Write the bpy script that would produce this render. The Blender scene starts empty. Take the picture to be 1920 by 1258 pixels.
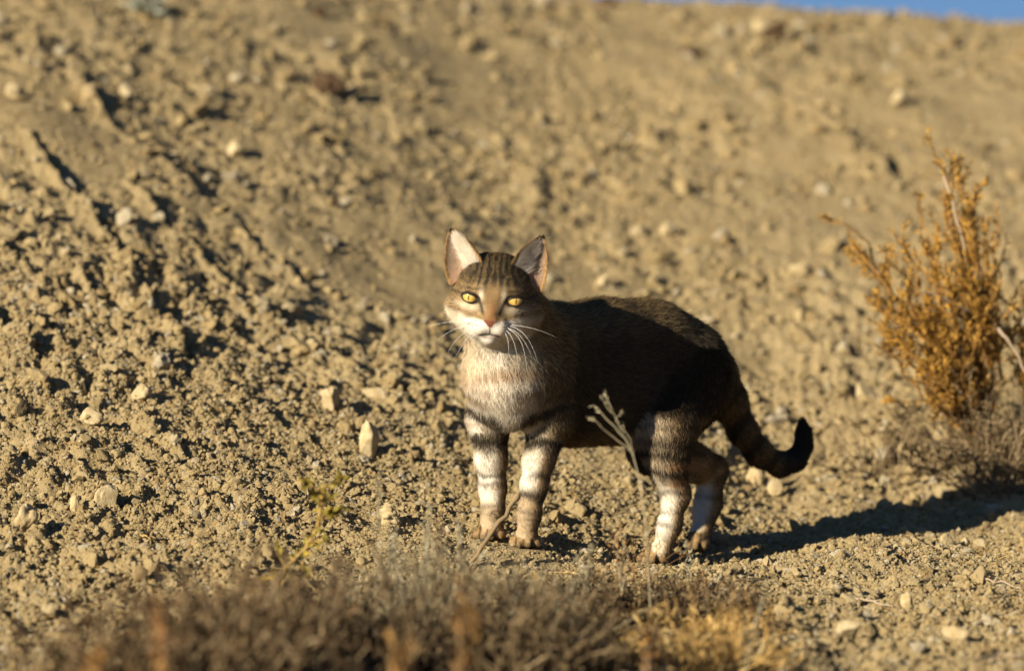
import bpy, math, random
import numpy as np
from mathutils import Vector

# ------------------------------------------------------------------ camera, sky, sun, exposure
scene = bpy.context.scene
COL = scene.collection
R = math.radians
CAM_Y, CAM_Z, PX = -8.0, 0.54, 12400.0          # PX: focal length in photo pixels
cd = bpy.data.cameras.new('camera')
cam = bpy.data.objects.new('camera', cd)
COL.objects.link(cam)
cam.location = (0, CAM_Y, CAM_Z)
cam.rotation_euler = (R(88.0), 0, 0)
cd.sensor_width = 36.0
cd.lens = 36.0 * PX / 1920.0
cd.clip_start = 0.1
cd.clip_end = 3000.0
cd.dof.use_dof = True
cd.dof.focus_distance = 7.93
cd.dof.aperture_fstop = 3.6
scene.camera = cam

SUN_E, SUN_F = R(19.5), R(44.0)                  # elevation; angle from left towards the camera
S = Vector((-math.cos(SUN_F) * math.cos(SUN_E), -math.sin(SUN_F) * math.cos(SUN_E), math.sin(SUN_E)))
world = bpy.data.worlds.new('World')
scene.world = world
world.use_nodes = True
wn = world.node_tree
sky = wn.nodes.new('ShaderNodeTexSky')
sky.sky_type = 'NISHITA'
sky.sun_disc = False
sky.sun_elevation = SUN_E
sky.sun_rotation = math.atan2(S.x, S.y) % (2 * math.pi)
sky.altitude = 1500.0
sky.air_density = 1.0
sky.dust_density = 0.0
sky.ozone_density = 4.0
bg = wn.nodes['Background']
bg.inputs['Strength'].default_value = 0.05
wn.links.new(sky.outputs[0], bg.inputs['Color'])
_tc = wn.nodes.new('ShaderNodeTexCoord')            # clear desert air: no pale band along the horizon
_ad = wn.nodes.new('ShaderNodeVectorMath'); _ad.operation = 'ADD'; _ad.inputs[1].default_value = (0, 0, .20)
_no = wn.nodes.new('ShaderNodeVectorMath'); _no.operation = 'NORMALIZE'
wn.links.new(_tc.outputs['Generated'], _ad.inputs[0]); wn.links.new(_ad.outputs[0], _no.inputs[0]); wn.links.new(_no.outputs[0], sky.inputs['Vector'])
sl = bpy.data.lights.new('sun', 'SUN')
sl.energy = 5.0
sl.angle = R(0.5)
sl.color = (1.0, 0.88, 0.68)
so = bpy.data.objects.new('sun', sl)
COL.objects.link(so)
so.rotation_euler = (-S).to_track_quat('-Z', 'Y').to_euler()
scene.view_settings.view_transform = 'Standard'
scene.view_settings.look = 'None'
scene.view_settings.exposure = 0.98
scene.view_settings.gamma = 1.0
scene.view_settings.use_curve_mapping = False

rng = np.random.default_rng(7)
random.seed(7)

# ------------------------------------------------------------------ helpers
def P(px, py, y):
    """a point at distance y behind the cat's middle, from its bearing in photo pixels"""
    d = (y - CAM_Y) / PX
    return np.array([(px - 960.0) * d, y, CAM_Z - (py - 196.0) * d])

def tag(o, label=None, cat=None, group=None, kind=None):
    if label: o['label'] = label
    if cat: o['category'] = cat
    if group: o['group'] = group
    if kind: o['kind'] = kind
    return o

def empty(name, loc):
    o = bpy.data.objects.new(name, None)
    o.empty_display_size = 0.05
    COL.objects.link(o)
    o.location = tuple(float(c) for c in loc)
    return o

def mesh_np(name, V, F, mat, parent=None, smooth=True, origin=None, cols=None):
    """V (n,3), F list of (m,k) int arrays -> one mesh object"""
    V = np.asarray(V, np.float32)
    if origin is None:
        origin = np.zeros(3)
    V = V - np.asarray(origin, np.float32)
    if not isinstance(F, list):
        F = [F]
    F = [np.asarray(f, np.int32) for f in F if len(f)]
    me = bpy.data.meshes.new(name)
    me.vertices.add(len(V))
    me.vertices.foreach_set('co', V.ravel())
    loops = np.concatenate([f.ravel() for f in F])
    tot = np.concatenate([np.full(len(f), f.shape[1], np.int32) for f in F])
    st = np.concatenate([[0], np.cumsum(tot)[:-1]]).astype(np.int32)
    me.loops.add(len(loops))
    me.loops.foreach_set('vertex_index', loops)
    me.polygons.add(len(tot))
    me.polygons.foreach_set('loop_start', st)
    me.polygons.foreach_set('loop_total', tot)
    me.polygons.foreach_set('use_smooth', np.full(len(tot), smooth))
    if cols is not None:
        at = me.attributes.new('col', 'FLOAT_COLOR', 'POINT')
        c4 = np.ones((len(V), 4), np.float32)
        c4[:, :3] = cols
        at.data.foreach_set('color', c4.ravel())
    me.update(calc_edges=True)
    me.materials.append(mat)
    o = bpy.data.objects.new(name, me)
    COL.objects.link(o)
    if parent is not None:
        o.parent = parent
    o.location = tuple(float(c) for c in (np.asarray(origin) - (np.array(parent.location) if parent is not None else 0)))
    return o

class MB:
    """collects tubes and leaf faces"""
    def __init__(s):
        s.v, s.f3, s.f4, s.n = [], [], [], 0
    def tube(s, pts, rad, sides=4):
        pts = np.asarray(pts, float)
        m = len(pts)
        t = np.gradient(pts, axis=0)
        t /= np.linalg.norm(t, axis=1)[:, None] + 1e-12
        up = np.array([0.31, 0.87, 0.38])
        a = np.cross(t, up); a /= np.linalg.norm(a, axis=1)[:, None] + 1e-9
        b = np.cross(t, a)
        ang = np.arange(sides) * 2 * np.pi / sides
        ring = pts[:, None] + np.asarray(rad)[:, None, None] * (np.cos(ang)[None, :, None] * a[:, None] + np.sin(ang)[None, :, None] * b[:, None])
        s.v.append(ring.reshape(-1, 3))
        i = np.arange(m - 1)[:, None] * sides + s.n
        j = np.arange(sides)[None]
        k = (j + 1) % sides
        s.f4.append(np.stack([i + j, i + k, i + sides + k, i + sides + j], -1).reshape(-1, 4))
        s.n += m * sides
    def leaf(s, p, d, w, L, W, fold=0.25):
        """a small folded leaf blade: base, two sides, mid, tip"""
        d = d / (np.linalg.norm(d) + 1e-9)
        w = w - d * np.dot(w, d); w = w / (np.linalg.norm(w) + 1e-9)
        n = np.cross(d, w)
        s.v.append(np.array([p, p + d * L * .5 + w * W, p + d * L * .5 - n * W * fold, p + d * L * .5 - w * W, p + d * L]))
        o = s.n
        s.f3.append(np.array([[o, o + 1, o + 2], [o, o + 2, o + 3], [o + 1, o + 4, o + 2], [o + 2, o + 4, o + 3]]))
        s.n += 5
    def build(s, name, mat, parent=None, smooth=True, origin=None):
        V = np.concatenate(s.v)
        F = []
        if s.f4: F.append(np.concatenate(s.f4))
        if s.f3: F.append(np.concatenate(s.f3))
        if origin is None and parent is not None:
            origin = np.array(parent.location)
        return mesh_np(name, V, F, mat, parent, smooth, origin)

# 2-D / 3-D gradient noise, vectorised
def _h(ix, iy, iz, seed):
    h = (ix.astype(np.int64) * 374761393 + iy.astype(np.int64) * 668265263 + iz.astype(np.int64) * 2147483647 + seed * 1274126177) & 0xffffffff
    h = ((h ^ (h >> 13)) * 1274126177) & 0xffffffff
    return ((h ^ (h >> 16)) & 0xffff).astype(np.float32) / 65535.0

def noise2(x, y, seed=0):
    x = np.asarray(x, np.float64); y = np.asarray(y, np.float64)
    ix, iy = np.floor(x), np.floor(y)
    fx, fy = (x - ix).astype(np.float32), (y - iy).astype(np.float32)
    ux, uy = fx * fx * fx * (fx * (fx * 6 - 15) + 10), fy * fy * fy * (fy * (fy * 6 - 15) + 10)
    z = np.zeros_like(ix)
    def g(dx, dy):
        a = _h(ix + dx, iy + dy, z, seed) * (2 * np.pi)
        return np.cos(a) * (fx - dx) + np.sin(a) * (fy - dy)
    n0 = g(0, 0) * (1 - ux) + g(1, 0) * ux
    n1 = g(0, 1) * (1 - ux) + g(1, 1) * ux
    return (n0 * (1 - uy) + n1 * uy) * 1.5

def vnoise3(p, seed=0):
    """value noise in -1..1 of points (n,3)"""
    i = np.floor(p); f = p - i
    u = f * f * (3 - 2 * f)
    r = 0
    for dx in (0, 1):
        for dy in (0, 1):
            for dz in (0, 1):
                w = (u[:, 0] if dx else 1 - u[:, 0]) * (u[:, 1] if dy else 1 - u[:, 1]) * (u[:, 2] if dz else 1 - u[:, 2])
                r = r + w * _h(i[:, 0] + dx, i[:, 1] + dy, i[:, 2] + dz, seed)
    return r * 2 - 1

def sstep(a, b, x):
    t = np.clip((np.asarray(x, float) - a) / (b - a), 0, 1)
    return t * t * (3 - 2 * t)

# materials
def mat_new(name):
    m = bpy.data.materials.new(name)
    m.use_nodes = True
    nt = m.node_tree
    return m, nt, nt.nodes['Principled BSDF']

def nd(nt, typ, **kw):
    n = nt.nodes.new(typ)
    for k, v in kw.items():
        setattr(n, k, v)
    return n

def ramp(nt, fac, stops):
    r = nd(nt, 'ShaderNodeValToRGB')
    e = r.color_ramp.elements
    while len(e) < len(stops): e.new(0.5)
    for q, (p, c) in zip(e, stops):
        q.position = p
        q.color = (*c, 1)
    nt.links.new(fac, r.inputs[0])
    return r.outputs[0]

def noise_node(nt, scale, detail=4, rough=.6, coord=None):
    n = nd(nt, 'ShaderNodeTexNoise')
    n.inputs['Scale'].default_value = scale
    n.inputs['Detail'].default_value = detail
    n.inputs['Roughness'].default_value = rough
    if coord is not None: nt.links.new(coord, n.inputs['Vector'])
    return n.outputs['Fac']

def mixc(nt, fac, a, b, mode='MIX'):
    m = nd(nt, 'ShaderNodeMix', data_type='RGBA', blend_type=mode)
    if isinstance(fac, (int, float)): m.inputs[0].default_value = fac
    else: nt.links.new(fac, m.inputs[0])
    for s, v in ((6, a), (7, b)):
        if isinstance(v, tuple): m.inputs[s].default_value = (*v, 1)
        else: nt.links.new(v, m.inputs[s])
    return m.outputs[2]

def simple_mat(name, stops, scale, rough=.85, bump=0.0, bscale=None, island=False, spec=.2):
    m, nt, b = mat_new(name)
    tc = nd(nt, 'ShaderNodeNewGeometry')
    pos = tc.outputs['Position']
    f = noise_node(nt, scale, 4, .6, pos)
    if island:
        mx = nd(nt, 'ShaderNodeMath', operation='MULTIPLY_ADD')
        nt.links.new(f, mx.inputs[0]); mx.inputs[1].default_value = .5
        ad = nd(nt, 'ShaderNodeMath', operation='MULTIPLY')
        nt.links.new(tc.outputs['Random Per Island'], ad.inputs[0]); ad.inputs[1].default_value = .55
        nt.links.new(ad.outputs[0], mx.inputs[2])
        f = mx.outputs[0]
    nt.links.new(ramp(nt, f, stops), b.inputs['Base Color'])
    b.inputs['Roughness'].default_value = rough
    b.inputs['Specular IOR Level'].default_value = spec
    if bump:
        bn = nd(nt, 'ShaderNodeBump')
        bn.inputs['Strength'].default_value = 1.0
        bn.inputs['Distance'].default_value = bump
        nt.links.new(noise_node(nt, bscale, 5, .65, pos), bn.inputs['Height'])
        nt.links.new(bn.outputs[0], b.inputs['Normal'])
    return m

# ------------------------------------------------------------------ the ground
FEET = [  # x, y, z of the four paws' soles
    P(988, 1028, -.087), P(922, 1014, -.065), P(1238, 1058, .012), P(1308, 1033, .158)]
YC = [-90, -20, -8, -3, -1.5, -.9, -.4, 0, .3, .6, 1.2, 2.2, 2.6, 3.0, 3.5, 5, 9, 30, 90]
ZC = [-6, -2.2, -.95, -.33, -.155, -.08, -.03, 0, .048, .125, .305, .615, .675, .69, .67, .4, -.8, -6, -9]
YL = [-90, -20, -8, -3, -1.5, -.9, -.6, -.3, 0, .4, 1, 2, 2.6, 3.2, 4, 5, 9, 30, 90]
ZL = [-6, -2.2, -.95, -.33, -.16, -.078, -.035, .03, .125, .275, .50, .80, .90, .92, .88, .66, -.6, -6, -9]
_yy = np.concatenate([np.linspace(-90, -10, 400), np.linspace(-9.99, 10, 4000), np.linspace(10.01, 90, 400)])
def _smooth_prof(Y, Z):
    u = np.linspace(-10, 10, 8001)
    z = np.interp(u, Y, Z)
    k = np.exp(-.5 * (np.arange(-150, 151) * .0025 / .10) ** 2); k /= k.sum()
    zs = np.convolve(np.pad(z, 150, mode='edge'), k, 'valid')
    return np.interp(_yy, u, zs) * (abs(_yy) < 9.5) + np.interp(_yy, Y, Z) * (abs(_yy) >= 9.5)
YR = [-90, -20, -8, -3, -1.5, -.9, -.4, 0, .40, .52, .70, .9, 1.3, 2.2, 2.6, 3.0, 3.5, 5, 9, 30, 90]
ZR = [-6, -2.2, -.95, -.33, -.155, -.08, -.030, -.004, .004, .024, .088, .165, .318, .615, .675, .69, .67, .4, -.8, -6, -9]
_zr = _smooth_prof(YR, ZR)
_zc, _zl = _smooth_prof(YC, ZC), _smooth_prof(YL, ZL)

def macro(x, y):
    s = sstep(.20, -.80, x + .08 * noise2(x * 1.5 + 3, y * 1.5, 5))
    s = s * (1 - .45 * sstep(1.3, 2.6, y) * sstep(-.2, -.7, x))
    sr = sstep(.14, .36, x)
    z = (np.interp(y, _yy, _zc) * (1 - sr) + np.interp(y, _yy, _zr) * sr) * (1 - s) + np.interp(y, _yy, _zl) * s
    z = z + .018 * sstep(1.2, 2.4, y) - .036 * sstep(.25, .85, x) * sstep(1.0, 2.6, y)          # the skyline sinks to the right
    z = z + .007 * np.exp(-(((x - .40) / .17) ** 2 + ((y + .16) / .10) ** 2))   # low hump before the shadow
    return z

_foot_dz = None
def rough_amp(x, y):
    """0 smooth sand .. 1 cloddy"""
    n = noise2(x * 3.1 + 11, y * 2.3, 21) + .5 * noise2(x * 7.3, y * 6.1, 22)
    a = .62 + .55 * n
    a = a + .55 * sstep(-.12, -.45, x) * sstep(1.0, .2, y)
    a = a - .14 * np.exp(-((y - .97 + .12 * x) / .11) ** 2) * sstep(-.66, -.50, x) * sstep(.0, -.15, x)   # a smooth sandy tongue on the bank
    a = a - .14 * sstep(.9, 1.9, y) * sstep(-.55, -.1, x)                                            # washed smooth higher up
    a = a - .35 * np.exp(-(((x - .40) / .22) ** 2 + ((y + .05) / .12) ** 2))
    return np.clip(a, .12, 1.45)

RIDGES = [([(-.66, 1.02), (-.60, .87), (-.53, .73), (-.47, .60), (-.42, .44)], .016, .018),
          ([(-.52, .95), (-.45, .84), (-.36, .72), (-.28, .64), (-.20, .58), (-.12, .48)], .015, .016),
          ([(-.62, 1.34), (-.54, 1.16), (-.44, 1.02), (-.33, .90), (-.22, .78)], .011, .018),
          ([(-.56, .62), (-.50, .50), (-.44, .36)], .012, .016),
          ([(-.38, .62), (-.30, .50), (-.20, .38)], .010, .015),
          ([(-.70, .50), (-.64, .38), (-.57, .29), (-.52, .20)], .012, .020),
          ([(-.52, .24), (-.46, .15), (-.40, .08)], .010, .016),
          ([(-.40, .40), (-.33, .31), (-.25, .24)], .008, .016),
          ([(-.72, .72), (-.65, .62), (-.58, .52)], .010, .020),
          ([(.36, 2.1), (.48, 1.85), (.62, 1.55)], .012, .035)]

def detail(x, y):
    amp = rough_amp(x, y)
    near = 1.0 / (1 + (np.maximum(abs(x) - 2.0, 0) / 1.5) ** 2 + (np.maximum(-y - 3, 0) / 2) ** 2 + (np.maximum(y - 5, 0) / 3) ** 2)
    d = .009 * noise2(x * 3.3, y * 3.3, 1) + .009 * noise2(x * 8.1 + 5, y * 8.1, 2)
    # rills running down the bank towards the right
    u = x * .87 + y * .50 + .02 * noise2(x * 9, y * 9, 31)
    v = -x * .50 + y * .87
    for pl, hgt, wid in RIDGES:                                     # low crusted lips that run down the bank
        pl = np.array(pl)
        best = np.full(np.shape(x), 9.0); side = np.zeros(np.shape(x)); al = np.zeros(np.shape(x))
        xw, yw = x + .018 * noise2(x * 14, y * 14, 71), y + .018 * noise2(x * 14 + 4, y * 14, 72)
        for a, b in zip(pl[:-1], pl[1:]):
            ab = b - a; t = np.clip(((xw - a[0]) * ab[0] + (yw - a[1]) * ab[1]) / (ab @ ab), 0, 1)
            qx, qy = xw - a[0] - t * ab[0], yw - a[1] - t * ab[1]
            dd = np.hypot(qx, qy); m = dd < best
            best = np.where(m, dd, best); side = np.where(m, np.sign(qx * -ab[1] + qy * ab[0]), side)
        br = np.clip(.75 + .8 * noise2(x * 9 + 3, y * 9, 73), 0, 1.2)
        d = d + hgt * br * np.where(side > 0, -.75 * np.exp(-(best / (wid * .8)) ** 2), np.exp(-(best / wid) ** 2))
    xs, ys = x + .006 * noise2(x * 30, y * 30, 41), y + .006 * noise2(x * 30 + 9, y * 30, 42)
    d = d + amp * (.020 * (np.abs(noise2(xs * 17, ys * 17, 51)) - .25)
                   + .0105 * (np.abs(noise2(xs * 37, ys * 37, 52)) - .25)
                   + .0095 * (np.abs(noise2(xs * 83, ys * 83, 53)) - .25)
                   + .0052 * (np.abs(noise2(xs * 171, ys * 171, 55)) - .25))
    d = d + .0014 * noise2(x * 150, y * 150, 54)
    return d * near

def ground_z(x, y):
    x = np.asarray(x, float); y = np.asarray(y, float)
    z = macro(x, y) + detail(x, y)
    if _foot_dz is not None:
        zz, ww = 0.0, 0.0
        for (fx, fy, fz), dz in zip(FEET, _foot_dz):
            q = ((x - fx) ** 2 + (y - fy) ** 2)
            w = np.exp(-q / .034 ** 2)
            z = z * (1 - w) + (fz - .002) * w          # level, trodden soil under each paw
            zz = zz + np.exp(-q / .13 ** 2) * dz * (1 - w); ww = ww + np.exp(-q / .13 ** 2)
        z = z + zz / np.maximum(ww, 1.0)
    return z

_foot_dz = [fz - float(macro(np.array([fx]), np.array([fy]))[0]) for fx, fy, fz in FEET]

def axis(segs, far):
    a = []
    for lo, hi, st in segs:
        a.append(np.arange(lo, hi - st * .5, st))
    a = np.concatenate(a + [[segs[-1][1]]])
    lo, hi, sl_, sh = a[0], a[-1], segs[0][2], segs[-1][2]
    L, H = [], []
    while lo > -far:
        sl_ *= 1.22; lo -= sl_; L.append(lo)
    while hi < far:
        sh *= 1.22; hi += sh; H.append(hi)
    return np.concatenate([L[::-1], a, H])

gx = axis([(-1.0, -.72, .006), (-.72, .72, .0032), (.72, 1.0, .006)], 600)
gy = axis([(-1.7, -.9, .007), (-.9, .75, .0032), (.75, 3.1, .007)], 600)
GX, GY = np.meshgrid(gx, gy, indexing='ij')
GZ = ground_z(GX.ravel(), GY.ravel()).reshape(GX.shape)
nx, ny = GX.shape
gi = np.arange(nx * ny, dtype=np.int32).reshape(nx, ny)
gF = np.stack([gi[:-1, :-1], gi[1:, :-1], gi[1:, 1:], gi[:-1, 1:]], -1).reshape(-1, 4)

def soil_nodes(nt, b, island=False, grain=1.0):
    geo = nd(nt, 'ShaderNodeNewGeometry')
    pos = geo.outputs['Position']
    big = noise_node(nt, 3.0, 3, .55, pos)
    mid = noise_node(nt, 38, 4, .6, pos)
    fin = noise_node(nt, 330, 3, .7, pos)
    c1 = ramp(nt, big, [(.30, (0.261, 0.189, 0.086)), (.50, (0.317, 0.240, 0.117)), (.70, (0.340, 0.269, 0.147))])
    c2 = ramp(nt, mid, [(.28, (0.187, 0.125, 0.058)), (.50, (0.317, 0.240, 0.120)), (.74, (0.396, 0.324, 0.194))])
    c = mixc(nt, .55, c1, c2)
    c3 = ramp(nt, fin, [(.26, (0.136, 0.087, 0.040)), (.48, (0.317, 0.240, 0.124)), (.66, (0.365, 0.289, 0.158)), (.80, (0.491, 0.440, 0.335))])
    c = mixc(nt, .45, c, c3)
    if island:
        rc = ramp(nt, geo.outputs['Random Per Island'], [(0, (0.174, 0.108, 0.048)), (.12, (0.268, 0.192, 0.088)), (.45, (0.324, 0.248, 0.124)), (.80, (0.365, 0.289, 0.158)), (.93, (0.317, 0.297, 0.238)), (1, (0.476, 0.426, 0.335))])
        c = mixc(nt, .55, c, rc)
    nt.links.new(c, b.inputs['Base Color'])
    b.inputs['Roughness'].default_value = .95
    b.inputs['Specular IOR Level'].default_value = .1
    bn = nd(nt, 'ShaderNodeBump')
    bn.inputs['Strength'].default_value = 1.0
    bn.inputs['Distance'].default_value = .0022 * grain
    nt.links.new(noise_node(nt, 420, 4, .7, pos), bn.inputs['Height'])
    nt.links.new(bn.outputs[0], b.inputs['Normal'])

M_soil, _nt, _b = mat_new('dry_soil'); soil_nodes(_nt, _b)
M_crumb, _nt, _b = mat_new('soil_crumb'); soil_nodes(_nt, _b, True)
tag(mesh_np('ground', np.stack([GX, GY, GZ], -1).reshape(-1, 3), gF, M_soil), kind='structure')

# fast height lookup on the finished sheet
def gz(x, y):
    x = np.atleast_1d(np.asarray(x, float)); y = np.atleast_1d(np.asarray(y, float))
    i = np.clip(np.searchsorted(gx, x) - 1, 0, nx - 2); j = np.clip(np.searchsorted(gy, y) - 1, 0, ny - 2)
    u = (x - gx[i]) / (gx[i + 1] - gx[i]); v = (y - gy[j]) / (gy[j + 1] - gy[j])
    return (GZ[i, j] * (1 - u) + GZ[i + 1, j] * u) * (1 - v) + (GZ[i, j + 1] * (1 - u) + GZ[i + 1, j + 1] * u) * v

def hit(px, py):
    """where the line of sight through a photo pixel meets the ground"""
    ys = np.arange(-2.6, 4.0, .002)
    d = (ys - CAM_Y) / PX
    X = (px - 960) * d; Z = CAM_Z - (py - 196) * d
    below = np.nonzero(gz(X, ys) >= Z)[0]
    k = below[0] if len(below) else len(ys) - 1
    return np.array([X[k], ys[k], float(gz(X[k], ys[k])[0])])

# crumbs of soil lying all over it: nobody could count them
def ico(sub):
    import bmesh
    bm = bmesh.new()
    bmesh.ops.create_icosphere(bm, subdivisions=sub, radius=1)
    V = np.array([v.co[:] for v in bm.verts]); F = np.array([[v.index for v in f.verts] for f in bm.faces])
    bm.free()
    return V, F
ICO = {s: ico(s) for s in (1, 2, 3, 4)}

def lump(sub, seed, amp=.62, flat=.8):
    V, F = ICO[sub]
    n = vnoise3(V * 1.1 + seed * 7.7, seed) * amp + vnoise3(V * 2.4 + seed * 3.1, seed + 50) * amp * .55
    if sub >= 3:
        n = n + vnoise3(V * 5.5 + seed, seed + 90) * amp * .25 + vnoise3(V * 12 + seed, seed + 95) * amp * .12
    W = V * (1 + n)[:, None]
    r = np.random.default_rng(seed)
    for _ in range(9):                                     # broken faces
        q = r.normal(0, 1, 3); q /= np.linalg.norm(q); dd = r.uniform(.52, .95)
        W = W - q * (np.maximum(0, W @ q - dd) * .9)[:, None]
    W = W * (r.uniform(.75, 1.25, 3) * np.array([1, 1, flat]))
    return W, F

def scatter(pos, size, sub, nproto=14, seed=0, sink=.25):
    r = np.random.default_rng(seed)
    pr = [lump(sub, seed * 100 + i) for i in range(nproto)]
    which = r.integers(0, nproto, len(pos))
    a = r.uniform(0, 2 * np.pi, len(pos)); t = r.normal(0, .5, len(pos)); t2 = r.normal(0, .5, len(pos))
    Vs, Fs, n = [], [], 0
    for q in range(nproto):
        k = np.nonzero(which == q)[0]
        if not len(k): continue
        V, F = pr[q]
        ca, sa, ct, st, cu, su = (f(v[k])[:, None] for v in (a, t, t2) for f in (np.cos, np.sin))
        x, y, z = V[:, 0][None], V[:, 1][None], V[:, 2][None]
        y, z = y * ct - z * st, y * st + z * ct
        x, z = x * cu - z * su, x * su + z * cu
        x, y = x * ca - y * sa, x * sa + y * ca
        W = np.stack([x, y, z], -1) * size[k][:, None, None] + pos[k][:, None]
        W[..., 2] += (size[k] * (1 - 2 * sink) * .5)[:, None]
        Vs.append(W.reshape(-1, 3)); Fs.append((F[None] + (np.arange(len(k)) * len(V) + n)[:, None, None]).reshape(-1, 3))
        n += len(k) * len(V)
    return np.concatenate(Vs), np.concatenate(Fs)

def rand_ground(n, x0, x1, y0, y1, pw):
    x = rng.uniform(x0, x1, n); y = rng.uniform(y0, y1, n)
    a = rough_amp(x, y) * (.55 + .9 * np.clip(noise2(x * 12, y * 12, 61) + .35, 0, 1))
    k = rng.uniform(0, 1, n) < np.clip(a, 0, 1) ** pw
    for fx, fy, fz in FEET:
        k &= (x - fx) ** 2 + (y - fy) ** 2 > .026 ** 2
    x, y = x[k], y[k]
    return np.stack([x, y, gz(x, y)], -1)

CV, CF, cn = [], [], 0
for (n, x0, x1, y0, y1, lo, hi, al, sub, sd, pw) in [
        (165000, -.70, .70, -1.0, .45, .0013, .0037, 1.7, 1, 1, .55),
        (24000, -.72, .72, -1.1, .70, .0030, .0072, 2.4, 2, 2, 1.2),
        (1500, -.75, .75, -1.1, .8, .006, .0135, 2.5, 3, 3, 1.6),
        (22000, -.92, .92, .45, 3.0, .0024, .0058, 1.8, 1, 4, .7),
        (4800, -.92, .92, .5, 3.0, .0045, .0115, 2.2, 2, 5, .9),
        (560, -.92, .92, .6, 3.0, .0095, .019, 2.2, 3, 6, .8),
        (6000, -.9, .9, -2.2, -1.0, .003, .009, 2.0, 1, 8, 1.0)]:
    p = rand_ground(n, x0, x1, y0, y1, pw)
    u = rng.uniform(0, 1, len(p))
    sz = lo * (hi / lo) ** (u ** al)
    V, F = scatter(p, sz, sub, 16, sd)
    CV.append(V); CF.append(F + cn); cn += len(V)
tag(mesh_np('soil_crumbs', np.concatenate(CV), np.concatenate(CF), M_crumb, smooth=False),
    'dry crumbs and pellets of tan soil strewn over the slope', 'soil crumbs', kind='stuff')
# ------------------------------------------------------------------ stones and big clods, each a thing
M_pale = simple_mat('pale_stone', [(.25, (.30, .22, .11)), (.5, (.42, .33, .18)), (.75, (.54, .46, .31))], 90, .9, .0012, 500)
M_tanst = simple_mat('tan_clod', [(.25, (.30, .21, .10)), (.5, (.42, .32, .17)), (.75, (.52, .43, .27))], 60, .95, .0020, 380)
M_darkst = simple_mat('dark_clod', [(.25, (.045, .028, .016)), (.5, (.085, .052, .028)), (.75, (.15, .095, .05))], 60, .95, .0020, 380)
def stone(px, py, w, h, mat, name, label, seed, flat=1.0, amp=.42, lean=0.0, group=None):
    """stands on the ground where the sight line through its foot meets it; w, h are its size in photo pixels"""
    if seed: w, h = w * .86, h * .86
    b = hit(px, py)
    k = (b[1] - CAM_Y) / PX
    V, F = lump(4, 900 + seed, amp)
    V = V - V.mean(0)
    ext = V.max(0) - V.min(0)
    V = V / ext * np.array([w * k, min(w, h * 1.2) * k * flat, h * k * 1.42])
    c, s_ = math.cos(lean), math.sin(lean)
    V = np.stack([V[:, 0] * c + V[:, 2] * s_, V[:, 1], -V[:, 0] * s_ + V[:, 2] * c], -1)
    V[:, 2] -= V[:, 2].min() + .34 * h * k
    o = mesh_np(name, V + b, F, mat, None, True, b)
    return tag(o, label, 'stone' if name == 'stone' else 'clod')
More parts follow.
